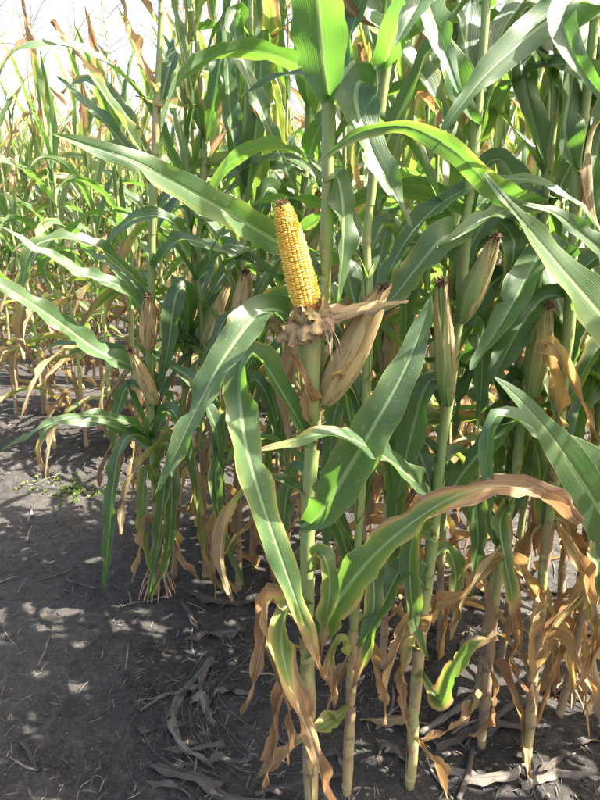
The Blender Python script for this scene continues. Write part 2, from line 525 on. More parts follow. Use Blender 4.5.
# ------------------------------------------------------------------ stalks, sheaths, ears, tassels
def stalk_mesh(P, r0=0.0145, r1=0.007, dry_low=0.85, seed=0, dry_h=0.5, sides=10, top_dry=0.0):
    """P: polyline from the soil up, local coordinates; swollen nodes about every 15 cm"""
    Q, ln = catmull(P, max(24, int(28 * 2.2)))
    h = np.linspace(0, 1, len(Q)) * ln
    r = np.random.RandomState(seed)
    nodes = []
    z = 0.05
    while z < ln:
        nodes.append(z); z += 0.09 + 0.09 * min(1, z / 0.4) + 0.02 * r.rand()
    # rings at the nodes
    hs = np.unique(np.concatenate([h, [q + e for q in nodes for e in (-0.008, -0.003, 0, 0.003, 0.008)]]))
    hs = hs[(hs >= 0) & (hs <= ln)]
    Q2 = np.stack([np.interp(hs, h, Q[:, k]) for k in range(3)], axis=1)
    zig = np.interp(hs, [0] + nodes + [ln], [0] + [(.0028 if k % 2 else -.0028) * (1 - .3 * r.rand()) for k in range(len(nodes))] + [0])
    Q2[:, 0] += zig; Q2[:, 1] += zig * .5 * math.sin(seed * 3)
    t = hs / ln
    rad = r0 + (r1 - r0) * t
    nd = np.zeros(len(hs))
    for q in nodes:
        nd = np.maximum(nd, np.exp(-((hs - q) / 0.0045) ** 2))
    rad = rad * (1 + 0.16 * nd)
    v, f, u = tube(Q2, rad, sides)
    d = dry_low * (1 - sstep(hs, dry_h * 0.55, dry_h * 1.35)) + 0.06 + top_dry * sstep(t, 0.75, 1.0)
    return make_mesh('stalk', v, f, M_STALK, [(a, b * ln * 3) for a, b in u], np.repeat(d, sides), np.repeat(nd, sides)), nodes

def sheath_mesh(P0, P1, r, ang, dry=0.0, seed=0, flare=1.5):
    """leaf sheath: an open tube hugging the stalk from P0 up to the collar P1, its slit turned away from ang"""
    P0, P1 = np.array(P0), np.array(P1)
    n, m = 9, 13
    ax = unit((P1 - P0)[None])[0]
    A = np.array([math.cos(ang), math.sin(ang), 0.0]); A = unit((A - ax * A.dot(ax))[None])[0]
    B = np.cross(ax, A)
    v, u, d = [], [], []
    for i in range(n):
        t = i / (n - 1)
        rr = r * (1.10 + 0.22 * math.sin(t * 2.6) + (flare - 1) * 0.5 * max(0, t - 0.8) / 0.2)
        half = math.pi * (0.97 - 0.25 * max(0, t - 0.55) / 0.45)
        for j in range(m):
            a = -half + 2 * half * j / (m - 1)
            lip = 0.012 * (abs(j - (m - 1) / 2) / ((m - 1) / 2)) ** 3 * (1 if i == n - 1 else 0)
            v.append(P0 + (P1 - P0) * t - ax * lip + (A * math.cos(a) + B * math.sin(a)) * rr)
            u.append((0.1 + 0.8 * j / (m - 1), t * 0.4)); d.append(dry + 0.25 * (1 - t) * 0.5)
    f = [(i * m + j, i * m + j + 1, (i + 1) * m + j + 1, (i + 1) * m + j) for i in range(n - 1) for j in range(m - 1)]
    return make_mesh('sheath', v, f, M_STALK, u, d, [0.0] * len(v))

def ear_frame(base, tip):
    base, tip = np.array(base, dtype=float), np.array(tip, dtype=float)
    ax = tip - base
    L = np.linalg.norm(ax); ax = ax / L
    ref = np.array([0.0, -1.0, 0.0])
    A = unit((ref - ax * ref.dot(ax))[None])[0]
    return base, ax, L, A, np.cross(ax, A)

def ear_profile(t):
    return np.interp(t, [0, 0.08, 0.3, 0.55, 0.8, 0.93, 1.0], [0.42, 0.72, 1.0, 0.96, 0.66, 0.38, 0.2])

def husk_shell(fr, rmax, ang, half, dry, grow, seed, t1=1.0, bend=0.0, n=16, m=11, grad=0.25):
    base, ax, L, A, B = fr
    r = np.random.RandomState(seed)
    v, u, d = [], [], []
    ph = r.rand(3) * 6.28
    for i in range(n):
        t = i / (n - 1) * t1
        tt = i / (n - 1)
        hw = half * min(1, 0.75 + tt) * (1 - 0.78 * max(0, (tt - 0.5) / 0.5) ** 1.6)
        for j in range(m):
            q = -1 + 2 * j / (m - 1)
            a = ang + q * hw
            rr = rmax * float(ear_profile(min(t, 1))) * grow + 0.0016 * math.sin(q * 9 + ph[0]) + 0.002 * abs(q) * math.sin(tt * 12 + ph[1])
            rr += bend * max(0, tt - 0.6) ** 2 + 0.0012
            p = base + ax * (L * t) + (A * math.cos(a) + B * math.sin(a)) * rr
            v.append(p); u.append((j / (m - 1), tt)); d.append(np.clip(dry + grad * tt - 0.1, 0, 1))
    f = [(i * m + j, i * m + j + 1, (i + 1) * m + j + 1, (i + 1) * m + j) for i in range(n - 1) for j in range(m - 1)]
    return v, f, u, d

def silk_tuft(center, ax, n, length, seed, rad=0.0011, spread=0.8, droop=0.5, r_in=0.004, jit=0.35):
    r = np.random.RandomState(seed)
    J = Join()
    center = np.array(center)
    for _ in range(n):
        d = np.array(ax) + spread * r.randn(3) * 0.5
        d = d / np.linalg.norm(d)
        L = length * (0.5 + 0.8 * r.rand())
        p0 = center + r.randn(3) * r_in
        pts = [p0]
        k = 5
        for i in range(k):
            d = d + jit * r.randn(3) + np.array([0, 0, -droop * 0.3])
            d = d / np.linalg.norm(d)
            pts.append(pts[-1] + d * L / k)
        v, f, u = tube(pts, np.linspace(rad, rad * 0.4, k + 1), 3, False)
        J.add(v, f, u)
    return J

def closed_ear(parent, base, tip, rmax, dry, seed, shells=4, silk=True, label=None, split=None):
    fr = ear_frame(base, tip)
    base_, ax, L, A, B = fr
    J = Join()
    n, m = 18, 18
    v, u, d = [], [], []
    r = np.random.RandomState(seed)
    for i in range(n):
        t = i / (n - 1)
        for j in range(m):
            a = 6.28318 * j / m
            rr = rmax * float(ear_profile(t)) * (0.985 + 0.02 * math.sin(a * 5 + seed))
            v.append(base_ + ax * L * t + (A * math.cos(a) + B * math.sin(a)) * rr)
            u.append((j / m, t)); d.append(dry)
    f = [(i * m + j, i * m + (j + 1) % m, (i + 1) * m + (j + 1) % m, (i + 1) * m + j) for i in range(n - 1) for j in range(m)]
    f.append(tuple(range(m))[::-1]); f.append(tuple((n - 1) * m + k for k in range(m)))
    J.add(v, f, u, d)
    e = obj('ear', J.mesh('ear', M_HUSK), parent, label=label)
    for k in range(shells):
        ang = k * 2.4 + r.rand()
        dk = dry if split is None else (split[k % len(split)])
        v, f, u, d = husk_shell(fr, rmax, ang, 1.05 + 0.3 * r.rand(), dk + 0.12 * r.randn() * 0.6, 1.015 + 0.025 * k, seed + k,
                                t1=0.97 + 0.1 * r.rand(), bend=0.02 * r.rand(), grad=.25 if split is None else .7)
        obj('husk', make_mesh('husk', v, f, M_HUSK, u, d), e)
    if silk:
        S = silk_tuft(base_ + ax * L * 0.985, ax, 90, 0.013, seed, 0.0016, 0.9, 0.4, rmax * 0.16)
        obj('silk', S.mesh('silk', M_SILK), e)
    return e

def tassel_mesh(seed):
    r = np.random.RandomState(seed)
    J = Join()
    def spike(p0, d0, L, bend, rad):
        pts = [np.array(p0)]
        d = np.array(d0, dtype=float)
        for i in range(7):
            d = d + np.array([0, 0, -bend]) + 0.05 * r.randn(3); d = d / np.linalg.norm(d)
            pts.append(pts[-1] + d * L / 7)
        v, f, u = tube(pts, np.linspace(rad, rad * 0.5, 8), 4, False)
        J.add(v, f, u)
        for k in range(26):           # spikelets
            t = 0.15 + 0.85 * r.rand()
            i = min(6, int(t * 7)); q = pts[i] + (pts[i + 1] - pts[i]) * (t * 7 - i)
            dd = pts[i + 1] - pts[i]; dd = dd / np.linalg.norm(dd)
            s = np.cross(dd, r.randn(3)); s = s / np.linalg.norm(s)
            e = q + dd * 0.007 + s * 0.004
            J.add([q - s * 0.001, q + np.cross(dd, s) * 0.002, e, q - np.cross(dd, s) * 0.002], [(0, 1, 2), (0, 2, 3)])
    spike((0, 0, 0), (0.05 * r.randn(), 0.05 * r.randn(), 1), 0.34, 0.01, 0.0036)
    for k in range(6 + r.randint(4)):
        a = r.rand() * 6.28
        el = 0.5 + 0.5 * r.rand()
        spike((0, 0, 0.02 + 0.09 * r.rand()), (math.cos(a) * math.cos(el), math.sin(a) * math.cos(el), math.sin(el)), 0.16 + 0.1 * r.rand(), 0.05 + 0.1 * r.rand(), 0.0024)
    return J.mesh('tassel', M_TASSEL)
TASSELS = [tassel_mesh(500 + k) for k in range(6)]

# generic leaves, made once and shared by the plants of the stand: outward along +x
def generic_leaf(seed, length, width, a0, bend, power, twist, dry_all=0, dry_tip=1.4, dry_edge=0.0, fold=18, ruffle=0.006, n=20, cross=CROSS_LOW, sway=0.0, kink=None, raw=False, curl=0.0):
    r = np.random.RandomState(seed)
    t = np.linspace(0, 1, n + 1)
    th = np.radians(a0) - np.radians(bend) * np.power(t, power)
    if kink is not None:
        th = th - np.radians(kink[1]) * sstep(t, kink[0] - 0.04, kink[0] + 0.04)
    ds = length / n
    x = np.concatenate([[0], np.cumsum(np.cos(th[:-1]) * ds)])
    z = np.concatenate([[0], np.cumsum(np.sin(th[:-1]) * ds)])
    y = sway * t ** 2 + 0.012 * np.sin(t * 5 + r.rand() * 6)
    P = np.stack([x, y, z], axis=1)
    T = unit(np.gradient(P, axis=0))
    side = np.cross(np.array([0.0, 0, 1.0]), np.array([1.0, sway, 0]))
    W = np.tile(unit(side[None]), (n + 1, 1))
    W = unit(W - T * np.sum(W * T, axis=1, keepdims=True))
    Nn = np.cross(T, W)
    tw = np.radians(twist) * sstep(t, 0.15, 1.0) + np.radians(10) * np.sin(t * 6 + r.rand() * 6)
    W = W * np.cos(tw)[:, None] + Nn * np.sin(tw)[:, None]
    # W x T points down for this choice, so turn it to keep the groove on top
    return blade(P, -W, width, fold, ruffle, dry_all, dry_tip, dry_edge, seed, cross, mat=False if raw else None, curl=curl)

def leaf_bank(cross, n, raw=False, base=0):
    b = {'arch': [], 'erect': [], 'half': [], 'dry': []}
    r = random.Random(31)
    for k in range(14):
        kink = (r.uniform(0.45, 0.75), r.uniform(40, 100)) if k % 3 == 0 else None
        b['arch'].append(generic_leaf(base + k, r.uniform(0.60, 0.82), r.uniform(0.052, 0.08), r.uniform(62, 80), r.uniform(95, 168), r.uniform(1.3, 2.4),
                         r.uniform(-90, 90), 0, r.choice([0.7, 0.85, 1.0, 1.3]), r.uniform(0, 0.5), r.uniform(10, 26), r.uniform(.004, .009), n, cross, r.uniform(-.16, .16), kink, raw))
    for k in range(7):
        b['erect'].append(generic_leaf(base + 40 + k, r.uniform(0.48, 0.70), r.uniform(0.05, 0.072), r.uniform(72, 86), r.uniform(10, 60), 1.7,
                         r.uniform(-70, 70), r.choice([0, 0, .08, .2]), r.choice([0.6, 0.85, 1.2]), r.uniform(0, 0.6), r.uniform(14, 30), .005, n, cross, r.uniform(-.1, .1), None, raw))
    for k in range(7):
        b['half'].append(generic_leaf(base + 60 + k, r.uniform(0.5, 0.72), r.uniform(0.055, 0.08), r.uniform(25, 60), r.uniform(110, 150), r.uniform(.6, 1.0),
                         r.uniform(-140, 140), r.uniform(0.0, 0.3), r.uniform(0.4, 0.8), 0.6, r.uniform(15, 35), .008, n, cross, r.uniform(-.12, .12), None, raw, 20))
    for k in range(10):
        b['dry'].append(generic_leaf(base + 80 + k, r.uniform(0.42, 0.68), r.uniform(0.038, 0.066), r.uniform(-10, 50), r.uniform(90, 135), r.uniform(.3, .6),
                        r.uniform(-150, 150), r.uniform(0.55, 0.9), 1.4, 0.3, r.uniform(18, 38), .010, n, cross, r.uniform(-.1, .1), None, raw, 30))
    return b
BANK = leaf_bank(CROSS_LOW, 22)
STALKS = []
for k in range(7):
    r = random.Random(200 + k)
    P = [(0.012 * r.uniform(-1, 1) * i * 0.5, 0.012 * r.uniform(-1, 1) * i * 0.5, -0.03 + i * 0.37) for i in range(7)]
    STALKS.append((P, stalk_mesh(P, 0.0135, 0.004, r.uniform(.65, .9), k, r.uniform(.4, .75), 8, 0.3)[0]))
def stalk_point(P, z):
    a = np.array(P)
    return Vector((float(np.interp(z, a[:, 2], a[:, 0])), float(np.interp(z, a[:, 2], a[:, 1])), z))
EARS = []
def bank_ear(seed, dry):
    J = Join()
    fr = ear_frame((0, 0, 0), (0.065, 0, 0.20))
    v, f, u, d = husk_shell(fr, 0.020, 0, math.pi, dry, 1, seed, m=13); J.add(v, f, u, d)
    for k in range(3):
        v, f, u, d = husk_shell(fr, 0.020, k * 2.2 + seed, 1.0, dry + 0.1 * (k - 1), 1.05 + .04 * k, seed + k, bend=.05 * k); J.add(v, f, u, d)
    b, ax, L, A, B = fr
    S = silk_tuft(b + ax * L * .97, ax, 24, .022, seed, .002, .6, .4)
    return J.mesh('ear', M_HUSK), S.mesh('silk', M_SILK)
EARS = [bank_ear(300 + k, (0.45, 0.6, 0.7, 0.35, 0.15)[k]) for k in range(5)]

def generic_plant(x, y, label, group, seed, height=2.15, leaves=11, ndry=5, nhalf=2, phase=None, name='corn_plant', zlow=0.16, ear=True, tassel=True, lean=0.0, zmin=0.0, ear_dry=None, top=.95):
    r = random.Random(seed)
    z0 = soil_z(x, y)
    root = thing(name, label, 'corn plant', (x, y, z0 - 0.004), group)
    root.rotation_euler = (r.gauss(0, 0.025) + lean, r.gauss(0, 0.03), 0)
    P, sm = r.choice(STALKS)
    s = height / 2.19
    obj('stalk', sm, root, scale=s)
    ph = phase if phase is not None else r.uniform(0, 6.28)
    for k in range(leaves):
        f = k / (leaves - 1)
        z = zlow + (height * top - zlow) * f ** 0.93
        if z < zmin: continue
        p = stalk_point(P, z / s) * s
        az = ph + (k % 2) * math.pi + r.gauss(0, 0.35)
        kind = 'dry' if k < ndry else 'half' if k < ndry + nhalf else 'erect' if f > 0.6 and k % 3 or f > .85 else 'arch'
        me = r.choice(BANK[kind])
        sc = r.uniform(0.85, 1.12) * (1.0 if kind != 'erect' else r.uniform(0.85, 1.1))
        obj('leaf', me, root, p, (r.gauss(0, .06), r.gauss(0, .08), az), sc)
    if ear and r.random() < .6:
        z = height * r.uniform(0.40, 0.5)
        em, sm2 = r.choice(EARS[:4])
        p = stalk_point(P, z / s) * s
        e = obj('ear', em, root, p, (0, r.uniform(-.1, .25), ph + r.gauss(0, .4)), r.uniform(.9, 1.1))
        obj('silk', sm2, e)
    if tassel:
        obj('tassel', r.choice(TASSELS), root, stalk_point(P, 2.19) * s, (r.gauss(0, .12), r.gauss(0, .12), r.uniform(0, 6.28)), r.uniform(.9, 1.25))
    return root

# ------------------------------------------------------------------ plants traced one by one
class Hero:
    def __init__(s, label, pix, r0=0.0145, r1=0.008, dry_h=0.45, dry_low=0.85, seed=0, top=2.3, Y=None):
        b = ground_at(*pix[0])
        s.Y = Y or b.y
        s.seed = seed
        base = at(*pix[0], s.Y)
        base.z = soil_z(base.x, s.Y)
        s.root = thing('corn_plant', label, 'corn plant', base, 'corn plants at the near end of the rows')
        s.base = base
        W = [at(px, py, s.Y) for px, py in pix]
        W[0] = base + Vector((0, 0, -0.02))
        last, prev = W[-1], W[-2]
        if last.z < top:
            k = (top - last.z)
            dirx = (last - prev).normalized()
            W.append(last + Vector((dirx.x * k * 0.6, 0.03 * k, k)))
        s.W = W
        s.loc = [np.array(w - base) for w in W]
        me, nodes = stalk_mesh(s.loc, r0, r1, dry_low, seed, dry_h, 12)
        s.r0, s.r1 = r0, r1
        s.stalk = obj('stalk', me, s.root)
        s.Q, s.ln = catmull(s.loc, 200)
        s.k = 0
    def pos_z(s, z):
        return np.array([np.interp(z, s.Q[:, 2], s.Q[:, k]) for k in range(3)])
    def pos_py(s, py):
        """stalk point seen at the image row py (local coordinates)"""
        best, bd = None, 1e9
        for q in s.Q:
            w = Vector(q) + s.base - CAM
            yy = 400 - F * w.dot(UPV) / w.dot(FWD)
            if abs(yy - py) < bd: bd, best = abs(yy - py), q
        return best
    def rad(s, z): return s.r0 + (s.r1 - s.r0) * min(1, max(0, z / s.ln))
    def leaf(s, pts, width, rolls=(0,), sheath=0.13, name='leaf', label=None, attach=True, n=44, sheath_dry=None, under=False, **kw):
        """pts: (px, py, Y) from collar to tip; rolls: turn about the midrib away from facing the camera, degrees"""
        s.k += 1
        W = [np.array(at(*p)) for p in pts]
        c = None
        if attach:
            c = s.pos_py(pts[0][1])
            W[0] = c + np.array(s.base)
            out = W[1] - W[0]; out = out / np.linalg.norm(out)
            W[0] = W[0] + out * s.rad(c[2]) * 0.9
        P, ln = catmull(W, n)
        T = unit(np.gradient(P, axis=0))
        V = unit(np.array(CAM) - P)
        W0 = unit(np.cross(T, V)); N0 = np.cross(W0, T)
        tt = np.linspace(0, 1, n + 1)
        ro = np.radians(np.interp(tt, np.linspace(0, 1, len(rolls)), rolls)) if len(rolls) > 1 else np.full(n + 1, R(rolls[0]))
        # turn so that the upper face is the one seen (or the lower one, for under=True)
        known = np.where(np.abs(W0[:, 2]) > .12)[0]
        sg = np.ones(n + 1)
        if len(known):
            near = known[np.argmin(np.abs(np.arange(n + 1)[:, None] - known[None]), axis=1)]
            sg = -np.sign(W0[near, 2])
            sg = np.convolve(np.pad(sg, 4, 'edge'), np.ones(9) / 9, 'valid')
        ro = ro * sg * (-1 if under else 1)
        Wd = W0 * np.cos(ro)[:, None] + N0 * np.sin(ro)[:, None]
        me = blade(P - np.array(s.base), Wd, width, seed=s.seed * 50 + s.k, **kw)
        o = obj(name, me, s.root, label=label)
        if attach and sheath:
            zc = c[2]
            p0 = s.pos_z(max(0.02, zc - sheath))
            out = W[1] - W[0]
            ang = math.atan2(out[1], out[0])
            sd = sheath_dry if sheath_dry is not None else min(0.9, kw.get('dry_all', 0) + (0.75 if zc < 0.35 else 0.25 if zc < 0.6 else 0.0))
            obj('sheath', sheath_mesh(p0, c, s.rad(zc), ang, sd, s.k), s.root)
        return o
    def bank(s, z, az, kind, idx, scale=1.0, tilt=0.0):
        p = s.pos_z(z)
        return obj('leaf', BANK[kind][idx % len(BANK[kind])], s.root, Vector(p), (0, tilt, az), scale)
    def tops(s, z0=1.75, n=4, ph=0.0):
        """the leaves above the frame (they shade what the camera sees) and the tassel"""
        for k in range(n):
            z = z0 + (2.2 - z0) * k / max(1, n - 1)
            s.bank(z, ph + k * math.pi + 0.3 * math.sin(k * 5 + s.seed), 'erect' if k >= n - 2 else 'arch', k + s.seed)
        obj('tassel', TASSELS[s.seed % 6], s.root, Vector(s.Q[-1]))

# --- the plant with the bared ear
A = Hero('tall corn plant in the centre carrying the bare yellow ear', [(312, 812), (308, 700), (307, 600), (308, 500), (315, 420), (323, 330), (327, 250), (327, 190), (329, 100), (334, 0)], 0.0148, 0.006, 0.25, 0.45, 1)
A.leaf([(328, 102, 1.17), (323, 55, 1.13), (318, 0, 1.10), (308, -80, 1.02), (290, -140, .92)], 0.098, (10, 5, 20), fold=22, ruffle=.008, sheath=.17, under=True)
A.leaf([(329, 112, 1.17), (343, 62, 1.22), (360, 5, 1.26), (380, -60, 1.3)], 0.075, (40, 55, 40), fold=20, sheath=0)
A.leaf([(326, 282, 1.17), (302, 257, 1.17), (274, 240, 1.13), (220, 208, 1.03), (140, 164, .93), (85, 144, .91), (50, 133, .90)], 0.060, (50, 20, 10, 10, 20), fold=14, ruffle=.004, dry_edge=.25, sheath=.16)
A.leaf([(327, 192, 1.17), (337, 178, 1.16), (343, 210, 1.15), (342, 260, 1.14), (337, 306, 1.13)], 0.06, (50, 40, 55, 60, 60), fold=20)
A.leaf([(312, 446, 1.17), (285, 398, 1.11), (258, 358, 1.08), (241, 366, 1.05), (243, 430, 1.02), (258, 490, 1.0), (278, 550, .99), (300, 612, 1.0), (324, 678, 1.03)], 0.068, (20, 30, 70, 60, 25, 15, 20, 20, 40), fold=16, dry_tip=.90, dry_edge=.35, sheath=.13)
A.leaf([(324, 350, 1.17), (292, 318, 1.11), (262, 312, 1.06), (228, 352, 1.01), (206, 390, .99), (182, 440, .97), (158, 491, .96)], 0.070, (40, 60, 35, 25, 50, 20, 20), fold=14, sheath=0)
A.leaf([(309, 530, 1.17), (322, 512, 1.11), (345, 475, 1.06), (375, 424, 1.04), (402, 375, 1.05), (424, 322, 1.08), (432, 292, 1.10)], 0.090, (40, 10, 5, 0, 5, 20), fold=10, ruffle=.004, dry_edge=.15, sheath=.13)
A.leaf([(311, 660, 1.17), (335, 606, 1.10), (365, 565, 1.04), (400, 532, 1.0), (440, 505, .98), (480, 491, .97), (525, 488, .97), (560, 505, .97), (582, 522, .98)], 0.085, (40, 30, 25, 28, 40, 50, 40, 50, 70), fold=12, dry_tip=.76, dry_edge=.5, ruffle=.007, sheath=.10, sheath_dry=.35)
# withered lower leaves
A.leaf([(308, 632, 1.17), (286, 612, 1.10), (268, 600, 1.07), (263, 640, 1.05), (255, 685, 1.05), (242, 714, 1.06)], 0.056, (40, 50, 30, 20, 35, 20), fold=28, dry_all=.3, dry_tip=.45, ruffle=.008, curl=25, sheath=.08)
A.leaf([(308, 606, 1.17), (287, 606, 1.08), (282, 650, 1.05), (296, 700, 1.04), (314, 752, 1.04), (334, 812, 1.05)], 0.062, (40, 50, 30, 20, 30, 30), fold=24, dry_all=.18, dry_tip=.5, dry_edge=.6, ruffle=.008, curl=15, sheath=0)
A.leaf([(310, 716, 1.17), (288, 688, 1.10), (277, 720, 1.08), (272, 760, 1.08), (262, 794, 1.09)], 0.05, (40, 50, 20, 40, 30), fold=24, dry_all=.75, dry_tip=.5, ruffle=.006, curl=25, sheath=.06)
A.leaf([(309, 650, 1.17), (270, 640, 1.08), (280, 680, 1.06), (290, 720, 1.06), (288, 766, 1.06)], 0.022, (40, 30, 60, 30), fold=30, dry_all=.6, dry_tip=.4, sheath=0)
A.leaf([(314, 428, 1.16), (304, 382, 1.08), (296, 362, 1.06), (290, 352, 1.06)], 0.045, (30, 30, 20), fold=30, dry_all=.85, sheath=0, n=20)
A.leaf([(307, 575, 1.17), (322, 555, 1.11), (330, 585, 1.09), (324, 630, 1.09), (318, 668, 1.10)], 0.045, (50, 30, 25), fold=22, dry_all=.12, dry_edge=.6, dry_tip=.8)
A.leaf([(308, 490, 1.17), (296, 470, 1.22), (286, 500, 1.25), (282, 560, 1.26)], 0.05, (50, 30, 25), fold=22, dry_edge=.4)
A.tops(1.8, 5, 0.6)

# the bared ear
SH0 = np.array(A.pos_py(430))
eb = np.array(at(310, 318, 1.09)) - np.array(A.base)
et = np.array(at(281.5, 203, 1.07)) - np.array(A.base)
cb = np.array(at(307, 303, 1.088)) - np.array(A.base)
Pq, _ = catmull([SH0, SH0 * .5 + eb * .5 + np.array([-.004, -.012, -.012]), eb], 14)
shv, shf, shu = tube(Pq, np.linspace(.0145, .0225, 15), 12)
obj('ear_shank', make_mesh('ear_shank', shv, shf, M_STALK, [(a, b * .6) for a, b in shu], [0.12] * len(shv), np.repeat([0, 0, 0, .1, .8, .2, 0, 0, 0, .1, .7, .1, 0, 0, 0], 12).astype(float)), A.root)
fr = ear_frame(cb, et)
def cob_r(t): return float(np.interp(t, [0, .06, .25, .5, .75, .9, .97, 1.0], [.0245, .0262, .0264, .0250, .0220, .0180, .0140, .007]))
b0, ax0, L0, A0, B0 = fr
v, f, u = tube([b0 + ax0 * L0 * t for t in np.linspace(-0.06, 0.995, 20)], [max(.005, cob_r(max(0, t)) - .0042) for t in np.linspace(-0.06, .995, 20)], 20)
ear = obj('ear', make_mesh('ear', v, f, M_COB), A.root, label='bare yellow ear with peeled back brown husk')
K = Join()
r = np.random.RandomState(3)
ROWS, ALONG = 20, 44
for a in range(ROWS):
    ph = 6.28318 * a / ROWS
    for b in range(ALONG):
        t0 = (b + 0.5 + 0.25 * (a % 2) + .12 * r.randn()) / ALONG
        if t0 > .975: continue
        R0 = cob_r(t0)
        hw = R0 * math.pi / ROWS * .96 * (1 + .07 * r.randn())
        hl = L0 / ALONG * .49 * (1 + .06 * r.randn())
        ang = ph + .018 * math.sin(t0 * 9 + a) + .05 * t0 + .014 * r.randn()
        O = A0 * math.cos(ang) + B0 * math.sin(ang)
        S = -A0 * math.sin(ang) + B0 * math.cos(ang)
        hgt = .0048 * (1 + .14 * r.randn())
        cen = b0 + ax0 * L0 * t0 + O * (R0 - .0048)
        kv, nd = [], []
        G = [-1, -.72, 0, .72, 1]
        for gi in G:
            for gj in G:
                e = max(abs(gi), abs(gj))
                rr = (abs(gi) ** 4 + abs(gj) ** 4) ** .25
                hh = hgt * (0.0 if e > .99 else (1.0 - .14 * rr ** 3)) - (0.0009 * math.exp(-(gi * gi * 6 + gj * gj * 2.5)))
                rd = 1.0 - .10 * (abs(gi) * abs(gj)) ** 2
                kv.append(cen + S * hw * gi * rd + ax0 * hl * gj * rd + O * hh)
                nd.append(math.exp(-(gi * gi * 3 + gj * gj * 3)) * .8)
        kf = [(i * 5 + j, i * 5 + j + 1, (i + 1) * 5 + j + 1, (i + 1) * 5 + j) for i in range(4) for j in range(4)]
        K.add(kv, kf, None, float(np.clip(r.rand() * .7 + .3 * math.sin(a * 2.1), 0, 1)), nd)
obj('kernels', K.mesh('kernels', M_KERNEL), ear, kind='stuff', label='tight rows of golden yellow kernels')
Jt = Join()
for k in range(60):
    d = ax0 * .6 + r.randn(3) * .5; d /= np.linalg.norm(d)
    p = b0 + ax0 * L0 * .965 + r.randn(3) * .0035
    v, f, u = tube([p, p + d * .006, p + d * .011], [.0022, .0018, .0006], 4)
    Jt.add(v, f, u)
obj('cob_tip', Jt.mesh('cob_tip', M_COBTIP), ear)
# peeled husks gathered round the ear base
axs = A0, B0
for k, (ang, L, wd, dr, droop, lift) in enumerate([
        (-1.25, .085, .050, .80, .9, .3), (-.75, .075, .055, .95, 1.1, .2), (-.2, .072, .055, .70, 1.2, .3), (.35, .070, .050, .55, 1.2, .4),
        (.85, .075, .045, .85, 1.0, .3), (1.35, .12, .045, .55, .25, .15), (2.1, .09, .05, .8, .8, .3), (2.9, .08, .05, .85, .9, .4), (-2.1, .09, .05, .8, .8, .3),
        (-.5, .05, .05, .42, .2, .9), (.6, .052, .05, .38, .2, .95), (-1.6, .075, .035, .9, .3, .25), (1.15, .17, .03, .62, .12, .1),
        (-1.45, .065, .040, .95, .25, .35), (-1.15, .058, .045, .98, .3, .3), (-1.85, .07, .04, .8, .2, .3), (-.95, .05, .05, .9, .9, .2), (-.35, .045, .055, .95, 1.2, .1)]):
    O = A0 * math.cos(ang) + B0 * math.sin(ang)
    S = -A0 * math.sin(ang) + B0 * math.cos(ang)
    d = O * (1 - lift) + ax0 * lift * 1.4
    d /= np.linalg.norm(d)
    if L < .1: L *= .8
    pts = [eb - ax0 * .004 + O * .014]
    for i in range(9):
        pts.append(pts[-1] + d * L / 9)
        d = d + np.array([0, 0, -1.0]) * droop * .22 + .03 * r.randn(3)
        d /= np.linalg.norm(d)
    P, _ = catmull(pts, 18)
    wd = wd * (1.35 if L < .1 else 1)
    me = blade(P, np.tile(S, (19, 1)), wd, 10, .0022, min(1, dr + .22), 1.5, .1, 900 + k, mat=M_HUSK, name='husk', wrap=False, curl=30,
               prof=lambda t: np.minimum(1, .7 + 1.2 * t) * np.clip(1 - .75 * t ** 4, .2, 1), rfreq=2.5, crumple=.06)
    obj('husk', me, ear)
# crown of inner husk hugging the lowest kernels
for k in range(5):
    frh = (eb - ax0 * .012, ax0, .062, A0, B0)
    v, u, d = [], [], []
    n_, m_ = 9, 9
    for i in range(n_):
        t = i / (n_ - 1)
        for j in range(m_):
            q = -1 + 2 * j / (m_ - 1)
            a_ = k * 1.3 + q * .8 * (1 - .7 * max(0, t - .4) / .6)
            rr = .019 + .0105 * min(1, t * 1.8) + .003 * math.sin(k * 3 + t * 6) + .006 * max(0, t - .6)
            v.append(frh[0] + ax0 * (.062 * t * (.62 + .18 * math.sin(k * 2.3))) + (A0 * math.cos(a_) + B0 * math.sin(a_)) * rr)
            u.append((j / (m_ - 1), t)); d.append(.55 + .2 * math.sin(k * 1.7))
    f = [(i * m_ + j, i * m_ + j + 1, (i + 1) * m_ + j + 1, (i + 1) * m_ + j) for i in range(n_ - 1) for j in range(m_ - 1)]
    obj('husk', make_mesh('husk', v, f, M_HUSK, u, d), ear)
S2 = silk_tuft(np.array(at(326, 318, 1.05)) - np.array(A.base), np.array([.5, -.2, -.8]), 12, .06, 12, .0007, .5, .9, .006, .15)
obj('silk', S2.mesh('silk', M_SILK2), ear)
# the dry shut ear right beside it
closed_ear(A.root, np.array(at(325, 402, 1.13)) - np.array(A.base), np.array(at(383, 288, 1.08)) - np.array(A.base), .0275, .6, 21, 5, True, 'shut ear in a dry tan husk with grey stain')
A.leaf([(318, 410, 1.15), (352, 362, 1.06), (372, 318, 1.04), (392, 285, 1.05)], 0.012, (30, 40, 60), fold=30, dry_all=.7, sheath=0, n=16)

